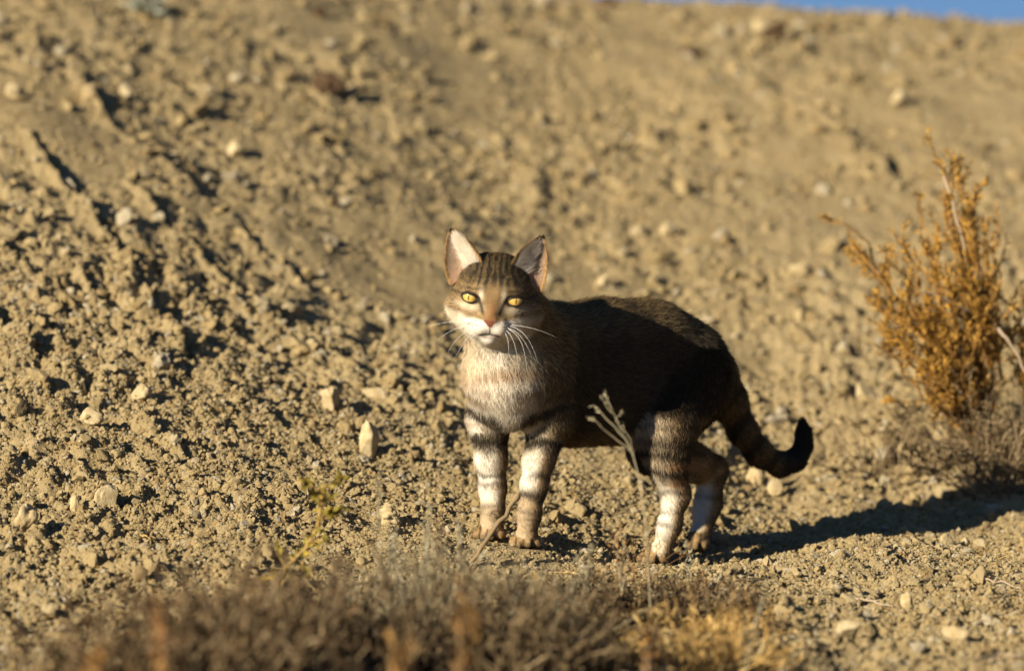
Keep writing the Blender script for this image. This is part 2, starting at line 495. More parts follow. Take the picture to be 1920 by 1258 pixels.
for i, a in enumerate([
        (690, 852, 38, 56, M_pale, 'stone', 'pale cream upright stone on the soil left of the cat\'s forelegs', 1.0, .38, .12),
        (728, 980, 54, 40, M_pale, 'stone', 'lumpy cream stone in the soil left of the cat\'s front paws, by the yellow sprig', 1.0, .5, 0),
        (440, 290, 38, 30, M_pale, 'stone', 'small white stone beside a dark gap, high on the slope left of the cat\'s head', 1.0, .35, .3),
        (1456, 926, 38, 34, M_pale, 'stone', 'rounded pale stone just under the curl of the cat\'s tail', 1.0, .3, 0),
        (1416, 908, 42, 44, M_tanst, 'soil_clod', 'tan clod left of the pale stone under the cat\'s tail', 1.0, .5, 0),
        (1590, 1194, 50, 40, M_pale, 'stone', 'angular pale stone low in the foreground, right of the straw clump', 1.0, .5, .5),
        (1796, 1208, 66, 34, M_tanst, 'stone', 'flat tan slab in the foreground, rightmost of the stones near the bottom edge', 1.0, .4, .1),
        (1702, 1142, 28, 34, M_pale, 'stone', 'small upright pebble in the foreground between the straw clump and the right edge', 1.0, .4, 0),
        (1775, 1024, 30, 26, M_pale, 'stone', 'largest of three pale pebbles along the near edge of the cat\'s shadow', 1.0, .4, 0),
        (1812, 1024, 22, 18, M_pale, 'stone', 'middle of three pale pebbles along the near edge of the cat\'s shadow', 1.0, .4, .2),
        (1838, 1026, 26, 16, M_pale, 'stone', 'flattest and rightmost of three pale pebbles along the near edge of the cat\'s shadow', 1.0, .4, 0),
        (1686, 197, 38, 30, M_pale, 'stone', 'whitish stone on the far slope above the orange shrub', 1.0, .4, 0),
        (1428, 62, 46, 26, M_pale, 'stone', 'pale stone just under the skyline, beside a dark clod', 1.0, .5, 0),
        (1448, 74, 56, 34, M_darkst, 'soil_clod', 'dark clod just under the skyline below the patch of blue sky', 1.0, .5, 0),
        (1298, 108, 44, 26, M_darkst, 'soil_clod', 'dark brown clod on the far slope, left of the skyline clod', 1.0, .5, 0),
        (1140, 14, 46, 22, M_darkst, 'soil_clod', 'dark clod cut by the top edge of the photo near the middle', 1.0, .5, 0),
        (598, 32, 30, 22, M_darkst, 'soil_clod', 'small round dark clod near the top edge, above the notched clod', 1.0, .4, 0),
        (612, 170, 80, 40, M_darkst, 'soil_clod', 'big dark notched clod high on the slope left of the cat\'s head', 1.0, .75, .15),
        (22, 180, 32, 24, M_pale, 'stone', 'pinkish white stone at the left edge, high on the bank', 1.0, .4, 0),
        (236, 184, 28, 24, M_pale, 'stone', 'small pale stone high on the bank, rightmost of three in a loose row', 1.0, .4, 0),
        (168, 190, 42, 34, M_tanst, 'soil_clod', 'tan clod high on the bank between two small pale stones', 1.0, .5, .3),
        (48, 990, 50, 46, M_tanst, 'soil_clod', 'big tan clod at the left edge, lowest on the bank', 1.0, .45, .2),
        (140, 958, 22, 30, M_pale, 'stone', 'smooth whitish pebble beside the big tan clod at left', 1.0, .25, 0),
        (192, 950, 58, 44, M_pale, 'stone', 'lumpy pale stone right of the smooth whitish pebble', 1.0, .6, 0),
        (168, 790, 56, 28, M_pale, 'stone', 'flat pale stone beside a dark hollow on the left bank', 1.0, .4, .15),
        (266, 748, 44, 30, M_pale, 'stone', 'rounded cream stone in mid bank, above the flat pale stone', 1.0, .4, 0),
        (1130, 537, 32, 26, M_pale, 'stone', 'bright pebble seen just above the cat\'s back', 1.0, .35, 0),
        (1255, 440, 42, 28, M_pale, 'stone', 'pale blurred stone on the slope above the cat\'s hips', 1.0, .45, 0),
        (1500, 515, 48, 22, M_pale, 'stone', 'flat pale stone on the slope above the tail, left of the orange shrub', 1.0, .4, 0),
        (1622, 752, 52, 36, M_pale, 'stone', 'cream stone at the foot of the orange shrub, at its left', 1.0, .5, 0),
        (620, 768, 46, 44, M_tanst, 'soil_clod', 'knobbly tan clod above and left of the pale upright stone', 1.0, .6, 0),
        (705, 745, 60, 18, M_pale, 'stone', 'thin pale shard lying on the bank above the pale upright stone', .6, .3, .1)]):
    px, py, w, h, m, nm_, lb, fl, am, le = a
    stone(px, py, w, h, m, nm_, lb, i, fl, am, le)
# ------------------------------------------------------------------ the cat
TH = R(42.0)
FWD = np.array([-math.cos(TH), -math.sin(TH), 0.0]); LEFT = np.array([math.sin(TH), -math.cos(TH), 0.0])
XC = .0936
def B(px, py, l=0.0):
    """a point l metres to the left of the cat's middle plane"""
    y = 0.0
    for _ in range(8):
        x = (px - 960.0) * (y - CAM_Y) / PX
        a = (XC + LEFT[0] * l - x) / -FWD[0]
        y = FWD[1] * a + LEFT[1] * l
    return P(px, py, y)

HU = 1 / 1550.0 * 1.0                                # one face unit in metres
HC = P(923.5, 560, -.205)                            # between the eyes, on the face's surface plane F=40
_ro = R(4.3)
HX = np.array([math.cos(_ro), 0, -math.sin(_ro)]); HUP = np.array([math.sin(_ro), 0, math.cos(_ro)])
_yw, _pt = R(2.0), R(4.0)
HF = np.array([math.sin(_yw) * -1, -1.0, -math.sin(_pt)]); HF /= np.linalg.norm(HF)
HX = HX - HF * HX.dot(HF); HX /= np.linalg.norm(HX)
HUP = np.cross(HX, -HF); HUP = HUP if HUP[2] > 0 else -HUP
HO = HC - HF * 40 * HU
def H(x, u, f):
    return HO + (HX * x + HUP * u + HF * f) * HU
def head_local(p):
    q = (p - HO) / HU
    return q @ HX, q @ HUP, q @ HF

mm = .001
PRIM = []                                            # region, a, ra, b, rb, blend, comb direction (None: a to b), hair length
def prim(reg, a, ra, b, rb, k=.02, hl=.008, comb=None):
    PRIM.append((reg, np.array(a), ra, np.array(b), rb, k, hl, comb))
u = HU
# trunk
prim('torso', B(1040, 648), .049, B(1130, 652), .0515, .03, .011)
prim('torso', B(1130, 652), .0515, B(1215, 655), .0525, .03, .011)
prim('torso', B(1215, 655), .0525, B(1278, 690), .0510, .03, .011)
prim('torso', B(1278, 690), .0510, B(1316, 716), .033, .03, .010)
prim('chest', B(985, 712), .047, B(1075, 740), .053, .03, .012, np.array([.35, .25, -.8]))
prim('torso', B(1075, 742), .053, B(1150, 742), .0505, .03, .011)
prim('torso', B(1150, 742), .0505, B(1225, 745), .045, .03, .011)
prim('chest', B(926, 728, -.026), .033, B(916, 785, -.034), .0225, .022, .009, np.array([-.1, -.1, -1.]))
prim('chest', B(1018, 722, .034), .037, B(1029, 785, .033), .0260, .022, .008, np.array([.35, .1, -1.]))
# neck
prim('neck', H(2, 0, -22), .040, B(1020, 672, .006), .046, .035, .012)
prim('chest', H(0, -46, -20), .028, P(948, 706, -.124), .043, .035, .012)
prim('chest', P(948, 706, -.124), .043, P(952, 754, -.115), .029, .03, .011, np.array([-.1, -.1, -1.]))
# fore legs
prim('legLF', B(1029, 785, .033), .0250, B(1020, 830, .029), .0152, .02, .006)
prim('legLF', B(1021, 830, .029), .0152, B(1010, 864, .026), .0158, .015, .005)
prim('legLF', B(1010, 864, .026), .0158, B(1001, 915, .022), .0132, .015, .005)
prim('legLF', B(1001, 915, .022), .0132, B(992, 965, .019), .0112, .015, .0045)
prim('legLF', B(992, 965, .019), .0112, B(989, 1002, .018), .0108, .015, .004)
prim('legRF', B(916, 785, -.034), .0222, B(920, 830, -.034), .0152, .02, .006)
prim('legRF', B(920, 830, -.034), .0152, B(920, 864, -.033), .0160, .015, .005)
prim('legRF', B(920, 864, -.033), .0160, B(924, 915, -.031), .0134, .015, .005)
prim('legRF', B(924, 915, -.031), .0134, B(924, 960, -.030), .0112, .015, .0045)
prim('legRF', B(924, 960, -.030), .0112, B(922, 990, -.030), .0108, .015, .004)
# hind legs
prim('thighL', B(1285, 712, .026), .049, B(1246, 812, .056), .031, .03, .010)
prim('legLH', B(1246, 812, .056), .0285, B(1252, 868, .058), .0190, .025, .009)
prim('legLH', B(1252, 868, .058), .0190, B(1268, 928, .057), .0143, .02, .007)
prim('legLH', B(1268, 928, .057), .0143, B(1256, 985, .055), .0115, .015, .005)
prim('legLH', B(1256, 985, .055), .0115, B(1243, 1030, .054), .0112, .015, .0045)
prim('thighR', B(1295, 725, -.028), .047, B(1228, 838, -.040), .030, .03, .010)
prim('legRH', B(1228, 838, -.040), .0290, B(1300, 868, -.040), .0200, .02, .007)
prim('legRH', B(1300, 868, -.040), .0185, B(1338, 882, -.040), .0150, .02, .006)
prim('legRH', B(1338, 882, -.040), .0150, B(1328, 945, -.037), .0145, .015, .005)
prim('legRH', B(1328, 945, -.037), .0145, B(1312, 1012, -.030), .0115, .015, .0045)
# paws, each with four toes
PAWS = []
def paw(reg, sole, yaw, sc=1.0):
    f = np.array([-math.sin(yaw), -math.cos(yaw), 0]); r = np.array([math.cos(yaw), -math.sin(yaw), 0]); z = np.array([0, 0, 1.0])
    s = np.array(sole)
    PAWS.append((reg, s, f, r, sc))
    prim(reg, s + z * .0125 - f * .006, .0125 * sc, s + z * .0105 + f * .012, .0115 * sc, .012, .004, f * .9 - z * .4)
    for i, (rx, fx) in enumerate(((-.0140, .012), (-.0049, .0200), (.0049, .0200), (.0140, .012))):
        b = s + r * rx * sc + f * fx
        prim(reg, b + z * .0090 - f * .005, .0060 * sc, b + z * .0062 + f * .005, .0058 * sc, .0016, .0022, f * .9 - z * .5)
paw('pawLF', FEET[0] + np.array([0, .012, 0]), R(8))
paw('pawRF', FEET[1] + np.array([0, .012, 0]), R(12))
paw('pawLH', FEET[2] + np.array([-.004, .012, 0]), R(22))
paw('pawRH', FEET[3] + np.array([0, .010, 0]), R(15), .92)
# tail
_t = [(1338, 695, .022), (1368, 752, .0170), (1392, 806, .0150), (1424, 850, .0140), (1463, 872, .0126), (1492, 863, .0112), (1507, 838, .0086), (1508, 814, .0072), (1505, 791, .0042)]
for q in range(len(_t) - 1):
    prim('tail', B(_t[q][0], _t[q][1]), _t[q][2], B(_t[q + 1][0], _t[q + 1][1]), _t[q + 1][2], .018 if q < 2 else .012, .009 if q < 3 else .006)
# head
hp = lambda a, ra, b, rb, k, hl, comb=None: prim('head', H(*a), ra * u, H(*b), rb * u, k * u, hl, comb)
hp((-12, 24, -24), 51, (12, 24, -24), 51, 30, .006)
hp((-9, 10, 2), 42, (9, 10, 2), 42, 30, .004)
hp((-44, -22, -14), 35, (-30, -34, 6), 32, 30, .007)
hp((44, -22, -14), 35, (30, -34, 6), 32, 30, .007)
hp((0, 6, 32), 13, (0, -36, 55), 10, 22, .0022)
hp((-15, -51, 46), 18, (-20, -53, 34), 20, 12, .0028)
hp((15, -51, 46), 18, (20, -53, 34), 20, 12, .0028)
hp((-6, -41, 62), 5.5, (6, -41, 62), 5.5, 7, .0015)
hp((0, -46, 61), 5, (0, -50, 60), 4, 6, .0015)
hp((0, -71, 38), 13, (0, -66, 20), 18, 9, .004)
hp((0, -50, 0), 38, (0, -60, 8), 26, 26, .008)
hp((-38, 14, 20), 14, (-22, 16, 34), 10, 20, .003)
hp((38, 14, 20), 14, (22, 16, 34), 10, 20, .003)

def cone_d(p, a, ra, b, rb):
    ab = b - a
    t = np.clip(((p - a) @ ab) / max(ab @ ab, 1e-12), 0, 1)
    return np.linalg.norm(p - a - t[..., None] * ab, axis=-1) - (ra + (rb - ra) * t), t

def smin(a, b, k):
    h = np.maximum(k - np.abs(a - b), 0) / k
    return np.minimum(a, b) - h * h * k * .25

ST = .00165
allp = np.array([q[1] for q in PRIM] + [q[3] for q in PRIM])
lo = allp.min(0) - .075; hi = allp.max(0) + .075
ns = np.ceil((hi - lo) / ST).astype(int)
D = np.full(ns, .06, np.float32)
def local(a, b, m):
    i0 = np.maximum(np.floor((np.minimum(a, b) - m - lo) / ST).astype(int), 0)
    i1 = np.minimum(np.ceil((np.maximum(a, b) + m - lo) / ST).astype(int) + 1, ns)
    g = np.stack(np.meshgrid(*[lo[d] + np.arange(i0[d], i1[d]) * ST for d in range(3)], indexing='ij'), -1)
    return tuple(slice(i0[d], i1[d]) for d in range(3)), g
for reg, a, ra, b, rb, k, hl, cb in PRIM:
    sl3, g = local(a, b, max(ra, rb) + k + .012)
    D[sl3] = smin(D[sl3], cone_d(g, a, ra, b, rb)[0].astype(np.float32), k)
def carve(a, r, b, r2, k):
    sl3, g = local(a, b, max(r, r2) + k + .008)
    D[sl3] = -smin(-D[sl3], cone_d(g, a, r, b, r2)[0].astype(np.float32), k)
for sx in (-1, 1):                                    # eye sockets, nostrils; the mouth's cleft
    carve(H(sx * 39, -1, 57), 11.5 * u, H(sx * 34, -3, 60), 10.5 * u, 8 * u)
    carve(H(sx * 4.6, -42.5, 69), 1.6 * u, H(sx * 6.5, -41, 67), 1.4 * u, 2 * u)
carve(H(-15, -66, 62), 2.2 * u, H(0, -63, 66), 2.4 * u, 4 * u)
carve(H(15, -66, 62), 2.2 * u, H(0, -63, 66), 2.4 * u, 4 * u)
carve(H(0, -52, 68), 2.0 * u, H(0, -62, 67), 2.2 * u, 4 * u)

def surface_nets(D):
    inside = D < 0
    n = D.shape
    c = [inside[i:n[0] - 1 + i, j:n[1] - 1 + j, k:n[2] - 1 + k] for i in (0, 1) for j in (0, 1) for k in (0, 1)]
    cnt = sum(q.astype(np.int8) for q in c)
    act = np.argwhere((cnt > 0) & (cnt < 8))
    idm = np.full(cnt.shape, -1, np.int32)
    idm[act[:, 0], act[:, 1], act[:, 2]] = np.arange(len(act))
    off = np.array([[i, j, k] for i in (0, 1) for j in (0, 1) for k in (0, 1)])
    val = np.stack([D[act[:, 0] + o[0], act[:, 1] + o[1], act[:, 2] + o[2]] for o in off], 1)
    acc = np.zeros((len(act), 3)); w = np.zeros(len(act))
    for p in range(8):
        for q in range(p + 1, 8):
            if abs(off[p] - off[q]).sum() != 1: continue
            s = (val[:, p] < 0) != (val[:, q] < 0)
            t = val[s, p] / (val[s, p] - val[s, q])
            acc[s] += off[p] + t[:, None] * (off[q] - off[p]); w[s] += 1
    V = act + acc / w[:, None]
    quads = []
    for ax in range(3):
        b, d = (ax + 1) % 3, (ax + 2) % 3
        s0 = [slice(None)] * 3; s1 = [slice(None)] * 3
        s0[ax] = slice(0, n[ax] - 1); s1[ax] = slice(1, n[ax])
        ch = inside[tuple(s0)] != inside[tuple(s1)]
        e = np.argwhere(ch)
        e = e[(e[:, b] > 0) & (e[:, d] > 0) & (e[:, b] < n[b] - 1) & (e[:, d] < n[d] - 1)]
        flip = inside[e[:, 0], e[:, 1], e[:, 2]]
        ids = []
        for ob, od in ((1, 1), (0, 1), (0, 0), (1, 0)):
            q = e.copy(); q[:, b] -= ob; q[:, d] -= od
            ids.append(idm[q[:, 0], q[:, 1], q[:, 2]])
        ids = np.stack(ids, 1)
        ids[~flip] = ids[~flip][:, ::-1]
        quads.append(ids)
    return V, np.concatenate(quads)
cV, cF = surface_nets(D)
cV = lo + cV * ST
def lap(V, F, it, lam=.5):
    for _ in range(it):
        s = np.zeros_like(V); w = np.zeros(len(V))
        for i in range(4):
            for j in ((i + 1) % 4, (i - 1) % 4):
                np.add.at(s, F[:, i], V[F[:, j]]); np.add.at(w, F[:, i], 1)
        V = V * (1 - lam) + lam * s / w[:, None]
    return V
cV = lap(cV, cF, 2)
del D

def normals(V, F):
    n = np.cross(V[F[:, 2]] - V[F[:, 0]], V[F[:, 3]] - V[F[:, 1]])
    N = np.zeros_like(V)
    for i in range(4): np.add.at(N, F[:, i], n)
    return N / (np.linalg.norm(N, axis=1)[:, None] + 1e-12)

# ears: a concave cup with a rounded back, in face units
EV, EF, EINFO = [], [], []
def ear(sx, inner, outer, tip, cup):
    nU, nT = 18, 22
    n0 = sum(len(q) for q in EV) + len(cV)
    A, Bo, T = (np.array(q, float) for q in (inner, outer, tip))
    fr = []
    face_n = np.array([sx * .38, -.05, 1.0]); face_n /= np.linalg.norm(face_n)
    for it in range(nT + 1):
        t = it / nT
        # both edges run from the base to the tip, bulging outwards
        mid = (A + Bo) / 2 * (1 - t) + T * t + np.array([sx * 2.5, 0, 0]) * math.sin(math.pi * t)
        hw = (Bo - A) / 2 * ((1 - t) ** .66 * (1 + .20 * math.sin(math.pi * t)))
        e1 = mid - hw; e2 = mid + hw
        row = []
        for iu in range(nU + 1):
            s = iu / nU
            p = e1 * (1 - s) + e2 * s
            depth = cup * (1 - (2 * s - 1) ** 2) ** .8 * (1 - t) ** .55 * (.35 + .65 * min(1, t * 2.2 + .25))
            p = p - face_n * depth
            row.append(p)
        fr.append(row)
    fr = np.array(fr)                                     # front (concave) surface
    wt = np.sin(np.pi * np.linspace(0, 1, nU + 1))[None, :, None] ** .7
    bk = fr - face_n * (1.0 + 3.2 * wt)                   # back surface
    W = np.concatenate([fr.reshape(-1, 3), bk.reshape(-1, 3)])
    i = np.arange(nT)[:, None] * (nU + 1) + np.arange(nU)[None]
    q = np.stack([i, i + 1, i + nU + 2, i + nU + 1], -1).reshape(-1, 4)
    nb = (nT + 1) * (nU + 1)
    F = [q[:, ::(-1 if sx < 0 else 1)] , (q + nb)[:, ::(1 if sx < 0 else -1)]]
    for col_ in (0, nU):
        r = np.arange(nT) * (nU + 1) + col_
        F.append(np.stack([r, r + nU + 1, r + nU + 1 + nb, r + nb], -1))
    F = np.concatenate(F) + n0
    EV.append(H(0, 0, 0) + (W[:, :1] * HX + W[:, 1:2] * HUP + W[:, 2:] * HF) * HU)
    EF.append(F)
    ss, tt = np.meshgrid(np.linspace(0, 1, nU + 1), np.linspace(0, 1, nT + 1))
    EINFO.append((np.concatenate([ss.ravel()] * 2), np.concatenate([tt.ravel()] * 2), np.concatenate([np.zeros(nb), np.ones(nb)]), fr, face_n, sx))
ear(-1, (-26, 62, 16), (-80, 14, -2), (-86, 116, -8), 15)
ear(1, (30, 62, 16), (84, 12, -2), (82, 116, -8), 15)
nbody = len(cV)
V_all = np.concatenate([cV] + EV); F_all = np.concatenate([cF] + EF)
N_all = normals(V_all, F_all)

# ---- coat: what grows where
def bones(p):
    """nearest primitive of each point"""
    best = np.full(len(p), 9.0); bi = np.zeros(len(p), int); bt = np.zeros(len(p))
    cx = np.zeros((len(p), 3)); wsum = np.zeros(len(p)); hl = np.zeros(len(p))
    for q, (reg, a, ra, b, rb, k, h_, cb) in enumerate(PRIM):
        d, t = cone_d(p, a, ra, b, rb)
        s = d < best
        best[s] = d[s]; bi[s] = q; bt[s] = t[s]
        w = np.exp(-np.clip(d, 0, None) / .006)
        if reg == 'head':
            X, U, Fq = head_local(p)
            dr = np.stack([X * 1.0, (U + 38) * 1.0, -55 - .2 * Fq], -1)
            dr /= np.linalg.norm(dr, axis=1)[:, None]
            dv = dr[:, :1] * HX + dr[:, 1:2] * HUP + dr[:, 2:] * HF
        elif cb is not None:
            dv = (cb / np.linalg.norm(cb))[None]
        else:
            dv = ((b - a) / np.linalg.norm(b - a))[None]
        cx += w[:, None] * dv; wsum += w; hl += w * h_
    return bi, bt, cx / wsum[:, None], hl / wsum
REG = np.array([q[0] for q in PRIM])

CREAM = np.array([.74, .65, .49]); WHITE = np.array([.86, .81, .72]); TAN = np.array([.33, .22, .105])
AGOUTI = np.array([.165, .115, .052]); DARK = np.array([.028, .020, .013]); RUF = np.array([.40, .19, .055])
FLANK = np.array([.060, .043, .022])
def lerp(a, b, w):
    w = np.clip(w, 0, 1)[:, None]
    return a * (1 - w) + b * w
def gauss(x, c, s): return np.exp(-((x - c) / s) ** 2)

def coat(p, n, bi):
    """colour of the coat at points p with skin normals n"""
    reg = REG[bi]
    w1 = vnoise3(p * 60, 3); w2 = vnoise3(p * 150, 4); w3 = vnoise3(p * 30, 8)
    px = 960 + p[:, 0] * 1550; pz = 1033 - p[:, 2] * 1550      # the cat's own length and height axes, 1550 units to the metre
    c = np.tile(FLANK, (len(p), 1)).astype(float)
    # trunk: agouti with darker wavering bars, dark spine, paler belly
    aa = (p[:, :2] - np.array([XC, 0])) @ FWD[:2]
    bars = np.sin(aa * 2 * np.pi / .030 + 2.4 * w3 + .8 * w1 + pz * .004)
    c = lerp(c, DARK * 1.6, .55 * sstep(.15, .8, bars))
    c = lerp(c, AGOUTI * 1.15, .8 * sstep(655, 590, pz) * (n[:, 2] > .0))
    c = lerp(c, TAN * .9, .6 * sstep(790, 835, pz) * (px < 1190))
    # chest and throat
    fr = -n[:, 1] * .75 - n[:, 0] * .66                                    # facing the way the cat looks
    ch = np.isin(reg, ['chest', 'neck']) & (px < 1075)
    cw = sstep(1052, 985, px + 8 * w1) * sstep(-.25, .35, fr) * ch
    c = lerp(c, AGOUTI * 1.35, ch * sstep(1110, 1030, px) * 1.0)
    cc = lerp(np.tile(CREAM, (len(p), 1)), WHITE, .95 * sstep(1022, 990, px + 8 * w1) * sstep(685, 712, pz) + .9 * gauss(pz, 660, 22) * gauss(px, 928, 30))
    cc = lerp(cc, RUF * 1.0, .42 * gauss(pz + .10 * (px - 930), 692 + 5 * w3, 9))                 # collar line
    cc = lerp(cc, TAN, .5 * gauss(pz - .25 * (px - 900), 715 + 6 * w3, 5) * sstep(935, 905, px))
    cc = lerp(cc, TAN * .8, .75 * gauss(pz - .35 * (px - 900), 742 + 8 * w3, 8) * sstep(930, 905, px))
    cc = lerp(cc, TAN * .8, .75 * gauss(pz + .20 * (px - 980), 735 + 10 * w3, 8) * sstep(955, 980, px))
    cc = lerp(cc, DARK * 2.5, .95 * gauss(pz + .35 * (px - 1000), 772 + 6 * w3, 10) * sstep(965, 990, px))
    cc = lerp(cc, DARK * 2.0, .95 * gauss(pz - .45 * (px - 900), 772 + 6 * w3, 10) * sstep(945, 925, px))
    cc = lerp(cc, TAN * 1.3, .15 * sstep(.3, .8, w3) * sstep(700, 740, pz) * (np.abs(px - 955) > 25))
    cc = lerp(cc, TAN * 1.2, .6 * sstep(890, 866, px + 4 * w1))
    c = lerp(c, cc, cw)
    arm = ch & (pz > 745) & (fr > -.6)
    lo_ = pz + 6 * w3 + 3 * w2
    c = lerp(c, DARK * 1.3, arm * .97 * gauss(lo_ + .42 * (px - 1010), 772, 10) * sstep(968, 990, px))
    c = lerp(c, DARK * 1.8, arm * .7 * gauss(lo_ + .42 * (px - 1010), 800, 5) * sstep(985, 1010, px))
    c = lerp(c, DARK * 1.3, arm * .97 * gauss(lo_ - .40 * (px - 905), 774, 10) * sstep(950, 930, px))
    c = lerp(c, TAN * .8, arm * .6 * gauss(lo_ - .40 * (px - 905), 796, 5) * sstep(950, 930, px))
    sh = ch & (px > 985)
    c = lerp(c, DARK * 2.2, sh * .7 * gauss(lo_ + .30 * (px - 1010), 742, 7) * sstep(1000, 1020, px))
    # legs: pale in front, tan behind, dark bars
    for rg, bands, white in (
            ('legLF', ((800, 7, .5), (822, 16, 1.0), (884, 6, .75), (921, 9, .7), (950, 4, .4), (964, 3, .5), (975, 3, .5), (986, 3, .5)), (850, 905)),
            ('legRF', ((786, 7, .55), (822, 18, 1.0), (885, 5, .55), (905, 5, .5), (942, 4, .4), (956, 4, .5), (969, 4, .55), (982, 4, .5)), (850, 925)),
            ('legLH', ((800, 5, .5), (820, 5, .4), (832, 5, .7), (854, 8.5, 1.0), (886, 9, 1.0), (925, 5, .55), (958, 5, .5), (985, 5, .5)), (905, 1000)),
            ('legRH', ((860, 9, .6), (905, 8, .5), (940, 6, .4)), (930, 1030))):
        m = reg == rg
        if rg == 'legLH': m = m | (reg == 'thighL') & (pz > 770)
        if not m.any(): continue
        q = np.zeros(len(p)); 
        l = np.tile(TAN * 1.15, (len(p), 1))
        frl = fr if rg[-1] == 'F' else -n[:, 0] * .8 - n[:, 1] * .5
        if rg == 'legLF': frl = -n[:, 0] * .9 - n[:, 1] * .5
        l = lerp(l, CREAM, sstep(-.05, .6, frl) * ((.68 + .32 * sstep(850, 905, pz)) if rg == 'legLH' else 1.0))
        l = lerp(l, WHITE, .8 * sstep(.15, .7, frl) * sstep(white[0] - 20, white[0] + 8, pz) * sstep(white[1] + 25, white[1] - 10, pz))
        if rg in ('legLF', 'legRF'):
            l = lerp(l, TAN * 1.25, .62 * sstep(white[1] - 5, white[1] + 30, pz + 8 * w1))
            l = lerp(l, TAN * .9, .55 * sstep(.25, .7, w1 + .5 * w2) * sstep(840, 860, pz))
        l = lerp(l, AGOUTI * 1.1, sstep(.15, .75, n[:, 0] * .9 + n[:, 1] * .3))
        yy_ = pz + 7 * w1 + 3 * w2 + (px - 1000 if rg == 'legLF' else px - 920 if rg == 'legRF' else px - 1250) * (-.10)
        for cpos, wd, st in bands:
            l = lerp(l, DARK * 1.1, min(1, st * 1.3) * gauss(yy_, cpos - 2, wd * 1.3) * (1 if st > .8 else sstep(-.5, .3, w3 + w1 * .5 + .25)))
        if rg == 'legLH': l = lerp(l, RUF, .5 * (gauss(pz, 872, 8) + gauss(pz, 905, 8)) * sstep(1235, 1260, px))
        c[m] = l[m]
    for rg in ('pawLF', 'pawRF', 'pawLH', 'pawRH'):
        m = reg == rg
        l = lerp(np.tile(TAN * .95, (len(p), 1)), AGOUTI, .5 + .5 * w1)
        l = lerp(l, CREAM * .8, .5 * sstep(.2, .8, w2))
        for rg2, s_, f_, r_, sc in PAWS:
            if rg2 != rg: continue
            la = np.abs((p - s_) @ r_) / sc; lf = (p - s_) @ f_; hz = p[:, 2] - s_[2]
            gap = np.maximum(gauss(la, 0, .0011), gauss(la, .0096, .0014)) * sstep(.008, .014, lf)
            l = lerp(l, TAN * 1.35, sstep(.006, .012, hz) * .6)
            l = lerp(l, DARK, .9 * gap)  # shade between the toes painted as dark lines
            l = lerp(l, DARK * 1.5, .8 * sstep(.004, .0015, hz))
        c[m] = l[m]
    m = reg == 'thighL'
    c[m] = lerp(c, FLANK * .8, sstep(790, 765, pz + 6 * w1))[m]
    # tail: rings, black end
    m = reg == 'tail'
    rings = np.sin((px * .75 + pz * .6) * 2 * np.pi / 46 + 1.2 * w3)
    l = lerp(np.tile(AGOUTI * .9, (len(p), 1)), DARK, .9 * sstep(.0, .6, rings))
    l = lerp(l, DARK * .6, sstep(1468, 1492, px))
    c[m] = l[m]
    # head
    m = reg == 'head'
    X, U, Fq = head_local(p); aX = np.abs(X)
    h = np.tile(np.array([.25, .175, .080]), (len(p), 1))
    h = lerp(h, AGOUTI * .72, sstep(10, 40, U))
    h = lerp(h, AGOUTI * .8, sstep(55, 80, aX) * sstep(-30, 0, U))
    w4 = vnoise3(np.stack([X * .09, U * .035, Fq * .03], -1), 15)
    st = np.cos((aX * (1 + .007 * (U - 30)) + 4.5 * w4) * 2 * np.pi / 12.5 + .6 * w1) + 1.25 * vnoise3(np.stack([X * .17, U * .08, Fq * .1], -1), 16)
    h = lerp(h, DARK * .9, .97 * sstep(-.05, .4, st) * sstep(12, 28, U + 6 * w1) * sstep(56, 38, aX))
    h = lerp(h, DARK * 2, .5 * sstep(.3, .6, vnoise3(np.stack([X * .13, U * .13, Fq * .13], -1), 17)) * sstep(40, 52, aX) * sstep(8, 20, U))
    h = lerp(h, DARK * 2.2, .75 * gauss(U - .55 * (aX - 45), 26 + 4 * w1, 4) * sstep(36, 44, aX))           # brow bars
    h = lerp(h, DARK * 2.2, .6 * gauss(U - .6 * (aX - 45), 42 + 4 * w1, 4) * sstep(36, 44, aX))
    h = lerp(h, CREAM, .95 * gauss(aX, 21, 4.5) * gauss(U, 5, 12))                                       # pale beside the inner eye
    h = lerp(h, CREAM, .8 * gauss(aX, 45, 24) * gauss(U, -17, 8))                                            # under the eye
    h = lerp(h, TAN, .5 * gauss(aX, 42, 16) * gauss(U, 20, 5))
    h = lerp(h, np.array([.26, .135, .052]), .85 * sstep(19, 6, aX + .12 * (U + 38) + 2 * w2) * sstep(12, -14, U) * sstep(-58, -40, U))   # bridge
    h = lerp(h, np.array([.30, .19, .085]), .6 * sstep(14, 8, aX) * gauss(U, 12, 14))
    h = lerp(h, DARK * 1.1, .95 * np.exp(-((aX - (20 + .34 * (U + 12))) / 3.8) ** 2) * sstep(-34, -24, U) * sstep(2, -6, U))
    h = lerp(h, DARK * 1.8, .8 * gauss(U, 15.5 - .10 * (aX - 39) + 1.5 * w1, 3.0) * gauss(aX, 40, 20))   # tear lines
    h = lerp(h, (CREAM + WHITE) / 2, .80 * sstep(34, 48, aX + 5 * w1) * sstep(-14, -32, U) * (1 - .6 * sstep(62, 78, X)))  # pale cheeks; outer right one darkened, its shade put into the colour
    h = lerp(h, WHITE, .95 * sstep(-37, -46, U - .12 * aX) * sstep(64, 50, aX))                                # muzzle
    h = lerp(h, WHITE, .95 * sstep(-60, -66, U))
    h = lerp(h, DARK * 2.0, .85 * gauss(U, 4 + .10 * (aX - 60), 3.2) * sstep(53, 60, aX))                     # eye-corner line
